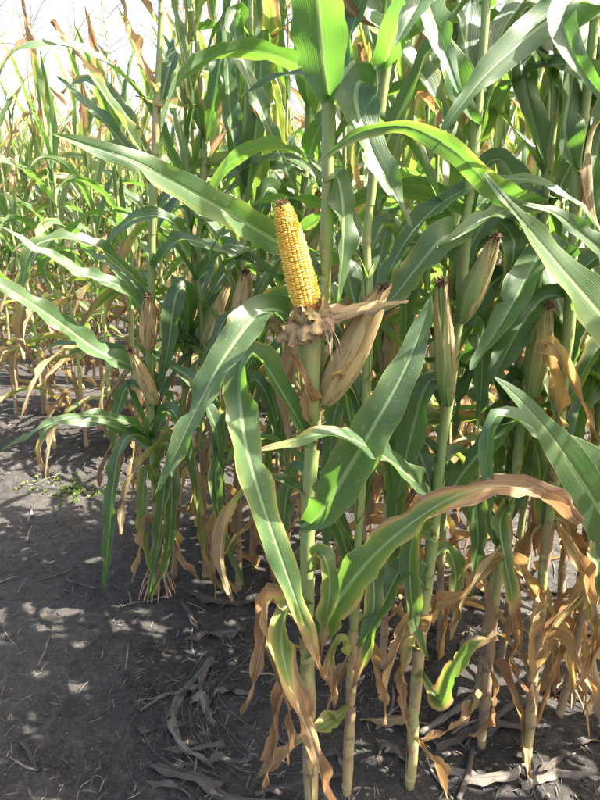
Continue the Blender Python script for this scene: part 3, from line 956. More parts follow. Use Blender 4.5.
# --- its right-hand neighbour
B = Hero('slim corn plant rising just to the right of the central one', [(347, 796), (351, 690), (355, 600), (360, 500), (366, 400), (368, 300), (369, 220), (380, 110), (393, 0)], 0.0112, 0.0055, 0.3, 0.5, 2)
B.leaf([(378, 128, 1.2), (362, 82, 1.15), (356, 104, 1.13), (371, 150, 1.09), (392, 190, 1.07), (412, 228, 1.06)], 0.075, (60, 70, 40, 30, 40, 60), fold=18)
B.leaf([(349, 702, 1.2), (332, 722, 1.14), (295, 746, 1.10), (254, 780, 1.09)], 0.048, (40, 50, 45, 30), fold=25, dry_all=.22, dry_tip=.7, dry_edge=.5, sheath=.08)
B.leaf([(386, 60, 1.2), (400, 20, 1.1), (425, -12, 1.05), (412, 15, 1.0), (396, 45, .98)], 0.075, (40, 50, 50, 25, 40), fold=16)
B.leaf([(367, 330, 1.2), (352, 295, 1.28), (345, 240, 1.33), (352, 200, 1.36)], 0.06, (40, 45, 50), fold=20)
B.leaf([(358, 540, 1.2), (352, 500, 1.3), (340, 470, 1.36), (330, 500, 1.4), (326, 560, 1.42)], 0.05, (40, 50, 30), fold=22, dry_edge=.3)
B.leaf([(354, 640, 1.2), (362, 620, 1.26), (372, 650, 1.3), (380, 700, 1.32)], 0.041, (40, 50, 30), fold=22, dry_all=.8, curl=25, sheath=.06)
B.leaf([(380, 105, 1.2), (372, 50, 1.28), (366, 0, 1.34), (360, -60, 1.4)], 0.07, (50, 60, 40), fold=20)
B.leaf([(361, 470, 1.2), (378, 440, 1.26), (392, 470, 1.28), (396, 530, 1.28), (388, 590, 1.28)], 0.06, (50, 30, 25, 30), fold=18, dry_edge=.4)
B.leaf([(364, 430, 1.2), (350, 395, 1.27), (336, 410, 1.3), (330, 460, 1.31), (334, 520, 1.31)], 0.055, (50, 30, 25, 30), fold=18, dry_edge=.3)
B.leaf([(357, 575, 1.2), (368, 560, 1.14), (374, 600, 1.12), (366, 650, 1.12), (352, 690, 1.13)], 0.05, (50, 30, 25, 30), fold=20, dry_edge=.5, dry_tip=.85)
B.leaf([(352, 660, 1.2), (340, 640, 1.16), (332, 670, 1.15), (336, 720, 1.15)], 0.036, (50, 30, 25), fold=26, dry_all=.35, dry_tip=.6)
B.leaf([(369, 260, 1.2), (384, 225, 1.27), (398, 250, 1.3), (406, 310, 1.31), (402, 380, 1.31)], 0.06, (50, 30, 25, 30), fold=18, dry_edge=.3)
B.tops(1.75, 4, 1.9)

# --- plant with the two green ears
C = Hero('corn plant right of centre with two half-green ears', [(410, 790), (418, 660), (430, 560), (444, 430), (457, 330), (464, 250), (470, 190), (480, 80), (488, 0)], 0.0120, 0.006, 0.25, 0.45, 3)
C.leaf([(436, 508, 1.2), (415, 482, 1.12), (375, 451, 1.05), (335, 434, 1.0), (295, 440, .98), (262, 451, .97)], 0.062, (60, 58, 55, 50, 55, 50), fold=14, dry_tip=.97, sheath=.12)
C.leaf([(466, 232, 1.2), (442, 240, 1.16), (415, 270, 1.16), (390, 300, 1.17), (362, 318, 1.19)], 0.072, (50, 30, 30, 40, 50), fold=14, dry_edge=.3)
C.leaf([(451, 378, 1.2), (428, 384, 1.2), (413, 428, 1.2), (402, 475, 1.2), (394, 505, 1.2)], 0.075, (50, 30, 20, 30), fold=16)
C.leaf([(427, 590, 1.2), (405, 566, 1.15), (382, 606, 1.12), (358, 648, 1.10)], 0.065, (50, 30, 20, 40), fold=18, sheath=.1)
C.leaf([(424, 612, 1.2), (400, 640, 1.14), (388, 680, 1.12), (385, 725, 1.12)], 0.041, (50, 50, 30, 60), fold=22, dry_all=.75, curl=25, sheath=.08)
C.leaf([(475, 130, 1.2), (447, 60, 1.15), (428, 5, 1.1), (437, 30, 1.04), (452, 72, 1.02), (463, 104, 1.02)], 0.066, (50, 40, 60, 30, 25, 40), fold=16)
C.leaf([(478, 100, 1.2), (466, 50, 1.3), (470, 0, 1.36), (480, -60, 1.4)], 0.075, (50, 30, 30), fold=20)
C.leaf([(418, 672, 1.2), (440, 700, 1.12), (452, 672, 1.08), (475, 645, 1.06), (498, 638, 1.05)], 0.055, (50, 40, 30, 25, 40), fold=16, dry_edge=.9, dry_tip=.97, dry_all=.05, sheath=.08)
C.leaf([(421, 640, 1.2), (440, 612, 1.1), (468, 590, 1.05), (485, 566, 1.05), (500, 545, 1.06)], 0.041, (40, 50, 55), fold=22, dry_all=.85, curl=25, sheath=0)
C.leaf([(413, 735, 1.2), (432, 760, 1.12), (445, 790, 1.08), (452, 815, 1.06)], 0.031, (50, 50), fold=22, dry_all=.9, curl=25, sheath=0)
C.leaf([(440, 460, 1.2), (412, 430, 1.3), (398, 420, 1.35), (392, 470, 1.38), (388, 520, 1.4)], 0.06, (50, 40), fold=18)
closed_ear(C.root, np.array(at(460, 322, 1.2)) - np.array(C.base), np.array(at(495, 238, 1.14)) - np.array(C.base), .0195, .12, 31, 4, True, 'ear with green lower husk and brown papery top', (.02, .45, .05, .5))
closed_ear(C.root, np.array(at(447, 405, 1.2)) - np.array(C.base), np.array(at(441, 282, 1.14)) - np.array(C.base), .0172, .08, 32, 4, True, 'slender upright ear in pale green husk', (.05, .3, .1, .7))
C.leaf([(440, 480, 1.2), (455, 455, 1.26), (470, 480, 1.28), (478, 540, 1.28), (470, 600, 1.28)], 0.06, (50, 30, 25, 30), fold=18, dry_edge=.4)
C.leaf([(433, 540, 1.2), (420, 520, 1.15), (410, 560, 1.13), (414, 620, 1.13), (428, 660, 1.14)], 0.055, (50, 30, 25, 30), fold=20, dry_edge=.5)
C.leaf([(429, 570, 1.2), (446, 548, 1.25), (456, 580, 1.27), (452, 640, 1.27)], 0.05, (50, 30, 25), fold=20, dry_all=.1, dry_tip=.7, dry_edge=.5)
C.leaf([(420, 650, 1.2), (408, 650, 1.15), (402, 690, 1.14), (408, 735, 1.14)], 0.032, (50, 30, 25), fold=26, dry_all=.4, dry_tip=.5)
C.leaf([(454, 355, 1.2), (472, 325, 1.28), (482, 360, 1.3), (478, 430, 1.3)], 0.055, (50, 30, 25), fold=18)
C.tops(1.75, 3, 2.8)

# --- right-hand stalks
D = Hero('thin tan-footed corn plant second from the right at the near end', [(482, 748), (490, 640), (505, 530), (520, 440), (530, 350), (540, 260), (553, 120), (560, 0)], 0.0115, 0.005, 0.55, 0.6, 4)
D.leaf([(548, 180, 1.35), (530, 110, 1.4), (520, 60, 1.45), (512, 0, 1.5)], 0.07, (50, 40, 30), fold=20)
D.leaf([(527, 385, 1.35), (505, 368, 1.38), (482, 350, 1.38), (462, 395, 1.36), (455, 440, 1.36)], 0.055, (50, 60, 50), fold=18)
D.leaf([(510, 500, 1.35), (500, 525, 1.25), (505, 560, 1.2), (512, 600, 1.2), (507, 640, 1.2)], 0.05, (50, 40, 20), fold=20, dry_edge=.8, dry_tip=.8)
D.leaf([(495, 610, 1.35), (515, 640, 1.28), (512, 665, 1.26), (530, 700, 1.26)], 0.04, (50, 50, 40), fold=30, dry_all=.8, dry_tip=.7, curl=40)
D.leaf([(486, 690, 1.35), (465, 720, 1.28), (440, 735, 1.25), (415, 742, 1.25)], 0.031, (50, 50), fold=22, dry_all=.85, curl=25)
D.leaf([(544, 215, 1.35), (520, 190, 1.4), (500, 160, 1.42), (480, 175, 1.44), (470, 220, 1.46)], 0.07, (50, 40, 30), fold=20)
D.leaf([(533, 320, 1.35), (510, 290, 1.42), (495, 300, 1.5), (485, 350, 1.52), (480, 420, 1.52)], 0.075, (40, 30, 20), fold=20)
D.leaf([(516, 460, 1.35), (532, 440, 1.4), (540, 480, 1.42), (534, 550, 1.42)], 0.05, (50, 30, 25), fold=20, dry_edge=.6, dry_tip=.8)
D.leaf([(522, 420, 1.35), (508, 400, 1.4), (498, 440, 1.42), (500, 510, 1.42)], 0.055, (50, 30, 25), fold=20, dry_edge=.4)
D.tops(1.7, 3, 1.4)
E = Hero('stout corn plant at right with tan stem foot and swollen joints', [(527, 765), (537, 640), (548, 530), (560, 430), (571, 300), (577, 170), (588, 80), (598, 0)], 0.0125, 0.0075, 0.6, 0.6, 5)
E.leaf([(574, 262, 1.3), (545, 250, 1.25), (515, 300, 1.2), (492, 338, 1.16), (470, 370, 1.13)], 0.075, (50, 30, 20, 30, 40), fold=16)
E.leaf([(571, 298, 1.3), (542, 300, 1.30), (515, 336, 1.26), (490, 388, 1.23)], 0.08, (50, 30, 20, 30), fold=16)
E.leaf([(577, 178, 1.3), (564, 130, 1.28), (572, 80, 1.3), (580, 20, 1.34), (580, -50, 1.38)], 0.075, (30, 50, 60, 40), fold=24)
E.leaf([(560, 425, 1.3), (548, 350, 1.2), (556, 348, 1.15), (568, 372, 1.13), (586, 410, 1.12), (598, 440, 1.12)], 0.047, (40, 40, 20, 10, 30), fold=22, dry_all=.75, curl=25)
E.leaf([(550, 520, 1.3), (575, 560, 1.25), (590, 600, 1.2), (600, 660, 1.18)], 0.052, (50, 30, 40), fold=22, dry_all=.85, curl=25)
E.leaf([(540, 610, 1.3), (520, 570, 1.25), (500, 560, 1.22), (470, 590, 1.2), (450, 640, 1.2)], 0.047, (50, 30, 40), fold=22, dry_all=.8, curl=25)
E.leaf([(534, 680, 1.3), (560, 640, 1.2), (590, 690, 1.15), (612, 730, 1.12)], 0.041, (50, 30, 40), fold=22, dry_all=.8, curl=25)
E.leaf([(582, 130, 1.3), (560, 60, 1.38), (545, 10, 1.44), (530, -60, 1.5)], 0.075, (40, 30), fold=20)
closed_ear(E.root, np.array(at(532, 396, 1.28)) - np.array(E.base), np.array(at(549, 305, 1.22)) - np.array(E.base), .0185, .25, 41, 4, True, None, (.15, .6, .2, .7))
E.tops(1.75, 3, 2.2)
Fp = Hero('corn plant at the right edge wrapped in rusty dead leaves', [(572, 692), (580, 600), (592, 480), (603, 380), (612, 250), (622, 100), (630, 0)], 0.0125, 0.009, 0.8, 0.9, 6)
Fp.leaf([(611, 262, 1.55), (585, 205, 1.5), (560, 190, 1.42), (500, 212, 1.2), (465, 229, 1.14), (437, 247, 1.1)], 0.075, (40, 40, 45, 40, 45), fold=14, dry_edge=.3)
Fp.leaf([(585, 560, 1.55), (560, 520, 1.45), (530, 540, 1.42), (515, 600, 1.4), (520, 660, 1.4)], 0.062, (50, 30, 40), fold=22, dry_all=.85, curl=25)
Fp.leaf([(580, 610, 1.55), (600, 570, 1.45), (575, 600, 1.38), (545, 640, 1.35), (530, 690, 1.35)], 0.052, (50, 30, 40), fold=22, dry_all=.8, curl=25)
Fp.leaf([(577, 640, 1.55), (560, 610, 1.5), (552, 650, 1.46), (556, 700, 1.45)], 0.052, (50, 30, 40), fold=22, dry_all=.9, curl=25)
Fp.leaf([(598, 430, 1.55), (570, 400, 1.6), (550, 440, 1.62), (545, 520, 1.62)], 0.06, (50, 30, 40), fold=26, dry_all=.5, dry_tip=.5)
Fp.leaf([(619, 140, 1.55), (600, 90, 1.6), (585, 120, 1.62), (580, 170, 1.62)], 0.07, (50, 30, 40), fold=20)
Fp.tops(1.7, 5, 2.2)
G = Hero('corn plant just beyond the right border, its broad leaves arching in', [(668, 742), (672, 600), (676, 450), (682, 300), (690, 150), (698, 0)], 0.014, 0.01, 0.4, 0.8, 7)
G.leaf([(676, 430, 1.3), (635, 358, 1.12), (590, 303, 1.01), (540, 243, .98), (508, 203, .97), (484, 174, .97)], 0.13, (40, 35, 30, 35, 45, 40), fold=16, ruffle=.007, dry_edge=.25,
       prof=lambda t: np.minimum(1, .5 + 2.5 * t) * np.interp(t, [0, .45, .7, .9, 1], [1, 1, .62, .22, .03]))
D.leaf([(549, 205, 1.35), (520, 200, 1.18), (490, 184, 1.03), (455, 151, .98), (410, 127, .97), (365, 131, .96), (338, 146, .955), (315, 163, .95)], 0.05, (40, 25, 20, 20, 25, 30, 35), fold=16, ruffle=.005, dry_edge=.3, under=True)
G.leaf([(673, 620, 1.3), (628, 562, 1.14), (592, 498, 1.03), (548, 432, .97), (516, 396, .96), (495, 377, .96)], 0.118, (40, 30, 15, 12, 20, 40), fold=12, ruffle=.003)
G.leaf([(674, 560, 1.3), (640, 510, 1.2), (600, 478, 1.10), (550, 440, 1.03), (512, 417, 1.0), (492, 420, .985), (487, 462, .98), (492, 534, .98)], 0.105, (40, 30, 25, 25, 35, 55, 50, 40), fold=14,
       prof=lambda t: np.minimum(1, .5 + 2.5 * t) * np.interp(t, [0, .45, .65, .8, 1], [1, 1, .6, .34, .02]))
G.leaf([(698, 0, 1.3), (640, -25, 1.18), (595, -2, 1.08), (550, 20, 1.04), (492, 68, 1.0), (456, 112, .98), (437, 137, .98)], 0.09, (50, 40, 50, 40, 15, 25, 40), fold=14)
G.leaf([(694, 80, 1.3), (640, 0, 1.15), (588, -8, 1.04), (563, 12, 1.0), (572, 52, .98), (592, 84, .98), (620, 116, .98)], 0.075, (50, 40, 50, 60, 30, 20, 40), fold=16)
G.leaf([(684, 290, 1.3), (635, 280, 1.14), (592, 242, 1.08), (552, 212, 1.05), (518, 203, 1.04)], 0.065, (50, 35, 30, 35, 50), fold=14)
G.leaf([(672, 640, 1.3), (630, 600, 1.2), (600, 650, 1.14), (575, 690, 1.12)], 0.062, (50, 30, 30), fold=22, dry_all=.8, curl=25)
G.tops(1.75, 5, 2.9)

# --- left-hand clump
H = Hero('corn plant with splayed brace roots at the left end of the row', [(156, 594), (157, 500), (152, 420), (150, 340), (152, 250), (155, 150), (160, 40)], 0.0155, 0.008, 0.4, 0.7, 8)
H.leaf([(153, 446, 2.04), (135, 434, 1.96), (121, 448, 1.91), (113, 490, 1.88), (109, 535, 1.86), (104, 590, 1.86)], 0.066, (50, 60, 50, 30, 25, 40), fold=18)
H.leaf([(152, 436, 2.04), (120, 420, 1.92), (80, 416, 1.82), (45, 426, 1.76), (0, 452, 1.72)], 0.055, (60, 60, 55, 55, 60), fold=16)
H.leaf([(152, 450, 2.04), (112, 426, 1.95), (76, 420, 1.9), (50, 426, 1.86), (40, 446, 1.85), (43, 470, 1.85)], 0.06, (50, 55, 40, 50, 60), fold=16, dry_tip=.9)
H.leaf([(150, 372, 2.04), (122, 362, 1.98), (96, 350, 1.94), (50, 316, 1.86), (0, 284, 1.78), (-40, 270, 1.74)], 0.085, (50, 45, 30, 30, 40), fold=16)
H.leaf([(151, 318, 2.04), (122, 288, 1.97), (85, 275, 1.9), (40, 250, 1.84), (0, 226, 1.8)], 0.06, (50, 45, 50, 50), fold=16)
H.leaf([(151, 292, 2.04), (92, 244, 1.95), (42, 242, 1.9), (25, 270, 1.88), (19, 330, 1.87), (35, 366, 1.86)], 0.06, (50, 45, 60, 40, 60, 40), fold=18, dry_edge=.4, dry_tip=.8)
H.leaf([(154, 170, 2.04), (132, 138, 2.0), (95, 80, 1.94), (52, 20, 1.9)], 0.062, (60, 60, 65, 55), fold=26, dry_tip=.75, dry_edge=.5)
H.leaf([(153, 190, 2.04), (128, 150, 2.1), (95, 112, 2.14), (56, 76, 2.18)], 0.065, (50, 45, 40), fold=16)
H.leaf([(157, 100, 2.04), (141, 62, 2.05), (130, 30, 2.06), (120, -5, 2.08)], 0.04, (50, 40), fold=26, dry_all=.7)
H.leaf([(156, 505, 2.04), (165, 480, 1.96), (160, 530, 1.94), (148, 600, 1.95)], 0.06, (50, 40, 30), fold=26, dry_edge=.4)
H.leaf([(156, 530, 2.04), (146, 520, 1.98), (140, 556, 1.96), (132, 582, 1.96)], 0.047, (50, 40, 30), fold=22, dry_all=.8, curl=25)
H.leaf([(157, 520, 2.04), (172, 525, 1.98), (182, 560, 1.96), (205, 585, 1.95)], 0.035, (50, 40, 30), fold=30, dry_all=.3, dry_tip=.5)
H.leaf([(151, 355, 2.04), (190, 380, 1.96), (215, 425, 1.92), (222, 470, 1.92)], 0.06, (50, 40, 30), fold=18)
H.leaf([(152, 270, 2.04), (180, 240, 1.98), (220, 250, 1.95), (258, 265, 1.94)], 0.06, (50, 55, 50), fold=18)
closed_ear(H.root, np.array(at(148, 350, 2.02)) - np.array(H.base), np.array(at(148, 296, 1.96)) - np.array(H.base), .025, .70, 51, 4, True, 'tan shut ear with dark tip')
closed_ear(H.root, np.array(at(156, 404, 2.02)) - np.array(H.base), np.array(at(130, 350, 1.96)) - np.array(H.base), .022, .6, 52, 4, True)
H.leaf([(154, 470, 2.04), (168, 450, 1.97), (172, 500, 1.95), (166, 560, 1.95), (150, 598, 1.95)], 0.06, (50, 30, 20, 30), fold=24, dry_edge=.4)
H.leaf([(155, 490, 2.04), (146, 470, 2.0), (143, 520, 1.98), (150, 570, 1.98)], 0.055, (50, 30, 20), fold=26, dry_all=.1, dry_edge=.5)
H.leaf([(153, 440, 2.04), (170, 410, 1.96), (185, 440, 1.94), (196, 490, 1.94)], 0.06, (50, 30, 30), fold=20)
H.leaf([(151, 400, 2.04), (130, 385, 2.08), (118, 410, 2.1), (112, 455, 2.1)], 0.055, (50, 30, 30), fold=20)
H.tops(2.0, 3, .4)
# brace roots splayed at its foot, and a broken bunch of them facing the camera
rr_ = random.Random(5)
for k in range(20):
    a = k * 6.28 / 20 + rr_.uniform(-.1, .1)
    z0 = .14 + rr_.uniform(-.06, .03)
    if rr_.random() < .15: continue
    d = np.array([math.cos(a), math.sin(a), 0])
    pts = [np.array(H.pos_z(z0)) + d * .013, np.array(H.pos_z(z0)) + d * .026 + [0, 0, -.025], np.array([0, 0, .035]) + d * (.052 + rr_.uniform(0, .015)), np.array([0, 0, -.03]) + d * (.066 + rr_.uniform(0, .02))]
    P, _ = catmull(pts, 9)
    P = P + np.array([[rr_.gauss(0, .004), rr_.gauss(0, .004), 0]]) * np.sin(np.linspace(0, 3.1, 10))[:, None]
    v, f, u = tube(P, np.linspace(.0042, .0024, 10) * rr_.uniform(.6, 1.25), 6)
    obj('brace_root', make_mesh('brace_root', v, f, M_ROOT, u), H.root)

for q, hp in enumerate((A, B, C, D, E, Fp)):
    rq = random.Random(q + 400)
    for k, z in enumerate((.10, .2, .32, .47)):
        if rq.random() < .25: continue
        a = rq.uniform(0, 6.28)
        p0, p1 = hp.pos_z(max(.02, z - .08)), hp.pos_z(z + rq.uniform(.03, .10))
        obj('sheath', sheath_mesh(p0, p1, hp.rad(z) * rq.uniform(.92, 1.02), a, rq.uniform(.6, .95) if q > 2 else rq.uniform(.3, .7), k, 1.0), hp.root)
        if q < 3 or rq.random() < .4: continue
        o = obj('leaf', BANK['dry'][rq.randrange(10)], hp.root, Vector(p1), (0, rq.uniform(-.2, .5), a), rq.uniform(.35, .62))
for hp in (Fp, G):
    for k in range(9):
        a = k * 6.28 / 9 + rr_.uniform(-.3, .3)
        z0 = rr_.uniform(.025, .06)
        d = np.array([math.cos(a), math.sin(a), 0])
        e = d * rr_.uniform(.035, .06)
        pts = [np.array(hp.pos_z(z0)) + d * .008, np.array(hp.pos_z(z0)) + d * .022 + [0, 0, -.008], e + [0, 0, .004], e * 1.2 + [0, 0, -.02]]
        P, _ = catmull(pts, 7)
        v, f, u = tube(P, np.linspace(.0036, .002, 8), 6)
        obj('brace_root', make_mesh('brace_root', v, f, M_ROOT, u), hp.root)

I_ = Hero('corn plant behind the brace-rooted one, leaning right towards the top', [(174, 578), (177, 480), (188, 350), (199, 240), (204, 170), (200, 80), (192, 0)], 0.0125, 0.007, 0.45, 0.8, 9)
I_.leaf([(203, 190, 2.1), (225, 176, 2.08), (250, 165, 2.06), (278, 150, 2.05)], 0.055, (60, 50, 50), fold=18)
I_.leaf([(204, 165, 2.1), (235, 152, 2.12), (270, 134, 2.14)], 0.036, (60, 55, 50), fold=20, dry_all=.25, dry_tip=.8)
I_.leaf([(201, 110, 2.1), (170, 105, 2.06), (135, 96, 2.04)], 0.036, (60, 55, 50), fold=22, dry_all=.2, dry_edge=.7)
I_.leaf([(199, 260, 2.1), (172, 222, 2.02), (140, 217, 1.98), (116, 232, 1.96), (104, 250, 1.96)], 0.066, (60, 50, 45, 40, 50), fold=14)
I_.leaf([(190, 340, 2.1), (186, 292, 2.05), (176, 296, 2.02), (169, 340, 2.0), (161, 388, 2.0)], 0.08, (60, 60, 20, 10, 20), fold=14)
I_.leaf([(196, 280, 2.1), (225, 245, 2.0), (250, 256, 1.96), (286, 284, 1.95)], 0.055, (60, 50, 40, 50), fold=16)
I_.leaf([(202, 145, 2.1), (190, 80, 2.1), (178, 30, 2.1), (170, -30, 2.1)], 0.06, (30, 40, 50), fold=20, dry_edge=.8)
I_.leaf([(203, 150, 2.1), (215, 90, 2.14), (222, 40, 2.18), (230, -20, 2.2)], 0.06, (30, 40, 50), fold=20)
I_.leaf([(178, 470, 2.1), (190, 460, 2.0), (196, 500, 1.98), (205, 560, 1.98), (230, 600, 1.98)], 0.05, (50, 40, 20), fold=24, dry_all=.25, dry_edge=.8, dry_tip=.8)
I_.leaf([(176, 510, 2.1), (200, 520, 2.0), (215, 560, 1.98), (240, 598, 1.97)], 0.041, (50, 40, 20), fold=22, dry_all=.8, curl=25)
I_.leaf([(181, 420, 2.1), (160, 410, 2.15), (140, 440, 2.2), (132, 500, 2.2)], 0.047, (50, 40, 20), fold=22, dry_all=.75, curl=25)
I_.tops(2.0, 3, 1.4)
J_ = Hero('corn plant with tall backlit upright leaves left of the yellow ear', [(239, 592), (238, 500), (239, 420), (241, 330), (244, 200), (247, 100), (250, 0)], 0.0125, 0.007, 0.6, 0.85, 10)
J_.leaf([(248, 40, 2.05), (236, 10, 2.0), (236, 40, 1.97), (256, 95, 1.95), (278, 150, 1.94), (304, 206, 1.94)], 0.062, (50, 60, 40, 30, 40, 50), fold=22, ruffle=.012)
J_.leaf([(245, 190, 2.05), (232, 130, 2.1), (227, 60, 2.12), (224, -10, 2.14)], 0.07, (20, 20, 20), fold=24)
J_.leaf([(244, 215, 2.05), (256, 130, 2.06), (262, 50, 2.08), (268, -20, 2.1)], 0.078, (20, 10, 20), fold=24)
J_.leaf([(246, 160, 2.05), (240, 90, 2.2), (244, 20, 2.24), (250, -40, 2.3)], 0.07, (30, 20, 20), fold=24)
J_.leaf([(242, 300, 2.05), (220, 330, 1.98), (212, 380, 1.96), (218, 440, 1.96), (224, 505, 1.96)], 0.06, (50, 40, 30, 20), fold=18)
J_.leaf([(240, 380, 2.05), (262, 350, 2.0), (275, 390, 1.98), (285, 450, 1.98)], 0.06, (50, 40, 30), fold=18)
J_.leaf([(238, 470, 2.05), (250, 450, 2.0), (262, 500, 1.98), (266, 560, 1.98)], 0.047, (50, 40), fold=22, dry_all=.75, curl=25)
J_.leaf([(238, 500, 2.05), (222, 490, 2.0), (214, 540, 1.98), (216, 600, 1.98)], 0.047, (50, 40), fold=22, dry_all=.7, curl=25)
J_.leaf([(239, 450, 2.05), (228, 430, 2.05), (220, 480, 2.06), (216, 540, 2.06)], 0.05, (50, 40), fold=26, dry_all=.5, dry_tip=.6)
closed_ear(J_.root, np.array(at(240, 330, 2.02)) - np.array(J_.base), np.array(at(246, 272, 1.96)) - np.array(J_.base), .03, .66, 61, 4, True)
J_.leaf([(238, 440, 2.05), (226, 420, 1.98), (216, 470, 1.96), (222, 530, 1.96), (246, 590, 1.96)], 0.06, (50, 30, 20, 30), fold=22, dry_edge=.5)
J_.leaf([(238, 455, 2.05), (252, 440, 1.98), (258, 500, 1.96), (252, 570, 1.96)], 0.055, (50, 30, 20, 30), fold=22, dry_all=.15, dry_edge=.6, dry_tip=.8)
J_.leaf([(239, 405, 2.05), (255, 380, 2.0), (272, 410, 1.98), (282, 470, 1.98)], 0.06, (50, 30, 20, 30), fold=20)
J_.tops(2.0, 4, 1.0)
K_ = Hero('corn plant directly behind the yellow ear', [(287, 548), (288, 480), (288, 400), (293, 300), (302, 210), (308, 120), (306, 30)], 0.0125, 0.008, 0.3, 0.8, 11)
K_.leaf([(308, 106, 2.3), (303, 60, 2.3), (297, 0, 2.32), (290, -60, 2.34)], 0.095, (20, 20, 20), fold=24)
K_.leaf([(306, 170, 2.3), (318, 130, 2.3), (330, 120, 2.3), (345, 170, 2.3)], 0.08, (40, 30, 20), fold=18)
K_.leaf([(300, 230, 2.3), (275, 190, 2.25), (262, 200, 2.22), (250, 250, 2.2)], 0.08, (40, 30, 20), fold=18)
K_.leaf([(292, 320, 2.3), (272, 300, 2.25), (258, 340, 2.22), (252, 400, 2.2)], 0.08, (40, 30, 20), fold=18)
K_.leaf([(290, 360, 2.3), (310, 340, 2.3), (325, 390, 2.3), (335, 460, 2.3)], 0.07, (40, 30, 20), fold=18)
K_.leaf([(288, 440, 2.3), (276, 420, 2.25), (268, 470, 2.22), (266, 530, 2.2)], 0.06, (40, 30, 20), fold=22, dry_edge=.5)
K_.leaf([(288, 480, 2.3), (300, 470, 2.28), (305, 510, 2.26), (300, 545, 2.26)], 0.047, (40, 30, 20), fold=22, dry_all=.7, curl=25)
closed_ear(K_.root, np.array(at(303, 262, 2.28)) - np.array(K_.base), np.array(at(318, 195, 2.22)) - np.array(K_.base), .034, .72, 71, 4, True)
K_.tops(2.0, 4, 1.6)

for q, (hp, zs) in enumerate([(B, (.62, .78, .95, 1.1, 1.3, 1.5)), (C, (.75, 1.0, 1.25, 1.45, 1.6)), (D, (.6, .75, .9, 1.05, 1.2, 1.4, 1.6)), (E, (.7, .85, 1.0, 1.15, 1.35, 1.55)), (Fp, (.6, .75, .9, 1.05, 1.2, 1.4, 1.6)),
                             (G, (.6, .8, 1.0)), (H, (.55, .7, 1.0, 1.3, 1.5, 1.7)), (I_, (.5, .65, .8, .95, 1.3)), (J_, (.55, .7, .85, 1.0, 1.2)), (K_, (.5, .65, .8, 1.0, 1.2, 1.4))]):
    rq = random.Random(q + 90)
    zs = list(zs) + [z + .07 for z in zs[:4]]
    for k, z in enumerate(zs):
        az = (rq.uniform(.15, 1.1) if (k + q) % 2 else rq.uniform(2.0, 3.0))
        hp.bank(z, az, 'half' if z < .6 else 'arch', rq.randrange(14), rq.uniform(.8, 1.0))

# ------------------------------------------------------------------ second near row on the right, seen through the front plants
g_ = ground_at(206, 578)
MID = [(g_.x, g_.y, 'brown-stemmed corn plant between the brace-rooted one and the upright backlit leaves'), (0.27, 1.66, 'corn plant close behind the slim one, right of the shut ear'), (0.47, 1.72, 'corn plant between the two-eared one and the thin tan-footed stem'), (0.66, 1.68, 'corn plant between the stout right stem and the right edge'),
       (-0.33, 2.45, 'corn plant behind the upright backlit leaves'), (-0.1, 2.6, 'corn plant farther behind the yellow ear, slightly left'), (0.04, 2.45, 'corn plant farther behind the yellow ear, slightly right'),
       (0.16, 2.25, 'corn plant seen through the gap right of the central stem'), (0.36, 2.05, 'corn plant behind the one with two green ears'), (0.53, 2.2, 'corn plant behind the thin tan-footed stem'),
       (0.72, 1.95, 'corn plant half hidden behind the stout right stem'), (0.9, 2.15, 'corn plant behind the rusty-leaved one at right'), (1.12, 2.0, 'corn plant behind the right border of the row')]
MID += [(.2, 1.95, 'corn plant showing between the slim plant and the two-eared one'), (.62, 2.4, 'corn plant in the dim gap behind the right-hand stems'), (.4, 2.42, 'corn plant in the dim gap behind the two green ears'), (-.2, 2.3, 'corn plant between the upright backlit leaves and the yellow ear'), (.53, 1.5, 'corn plant in the gap between the thin tan stem and the rusty-leaved one'), (.77, 1.47, 'corn plant grazing the right border in front of the second line')]
for k, (x, y, lb) in enumerate(MID):
    generic_plant(x, y, lb, 'corn plants just behind the near row', 700 + k, 2.1 + .12 * math.sin(k * 2), 14, 3, 2, phase=0.3 + k * .7)
for k, x in enumerate((0.55, 0.78, 1.02, 1.22, 1.4)):
    generic_plant(x, 2.75 + 0.1 * math.sin(k * 3), ('first', 'second', 'third', 'fourth', 'last')[k] + ' corn plant from the left in the second row behind the right stems', 'corn plants in the second row at right', 740 + k, 2.15, 14, 3, 2)

SIDE = [(.86, 1.15, 'beside the right border'), (1.02, 1.45, 'second beyond the right border'), (1.15, 1.05, 'third beyond the right border'), (1.34, 1.3, 'fourth beyond the right border'),  # the row goes on out of frame; these plants are added to shade the foreground
        (1.5, 1.0, 'fifth beyond the right border'), (1.7, 1.25, 'sixth beyond the right border'), (0.98, 0.78, 'nearest the photographer at right'), (1.3, .7, 'nearest the photographer farther right')] + [(.88 + .2 * k, 1.72 + .06 * (-1) ** k, w + ' of the second line at right') for k, w in enumerate(('first', 'second', 'third', 'fourth', 'fifth', 'last'))]
for k, (x, y, lb) in enumerate(SIDE):
    generic_plant(x, y, 'corn plant added for shade, carrying the row on, ' + lb, 'corn plants added for shade, carrying the row on to the right', 780 + k, 2.25, 12, 4, 2)

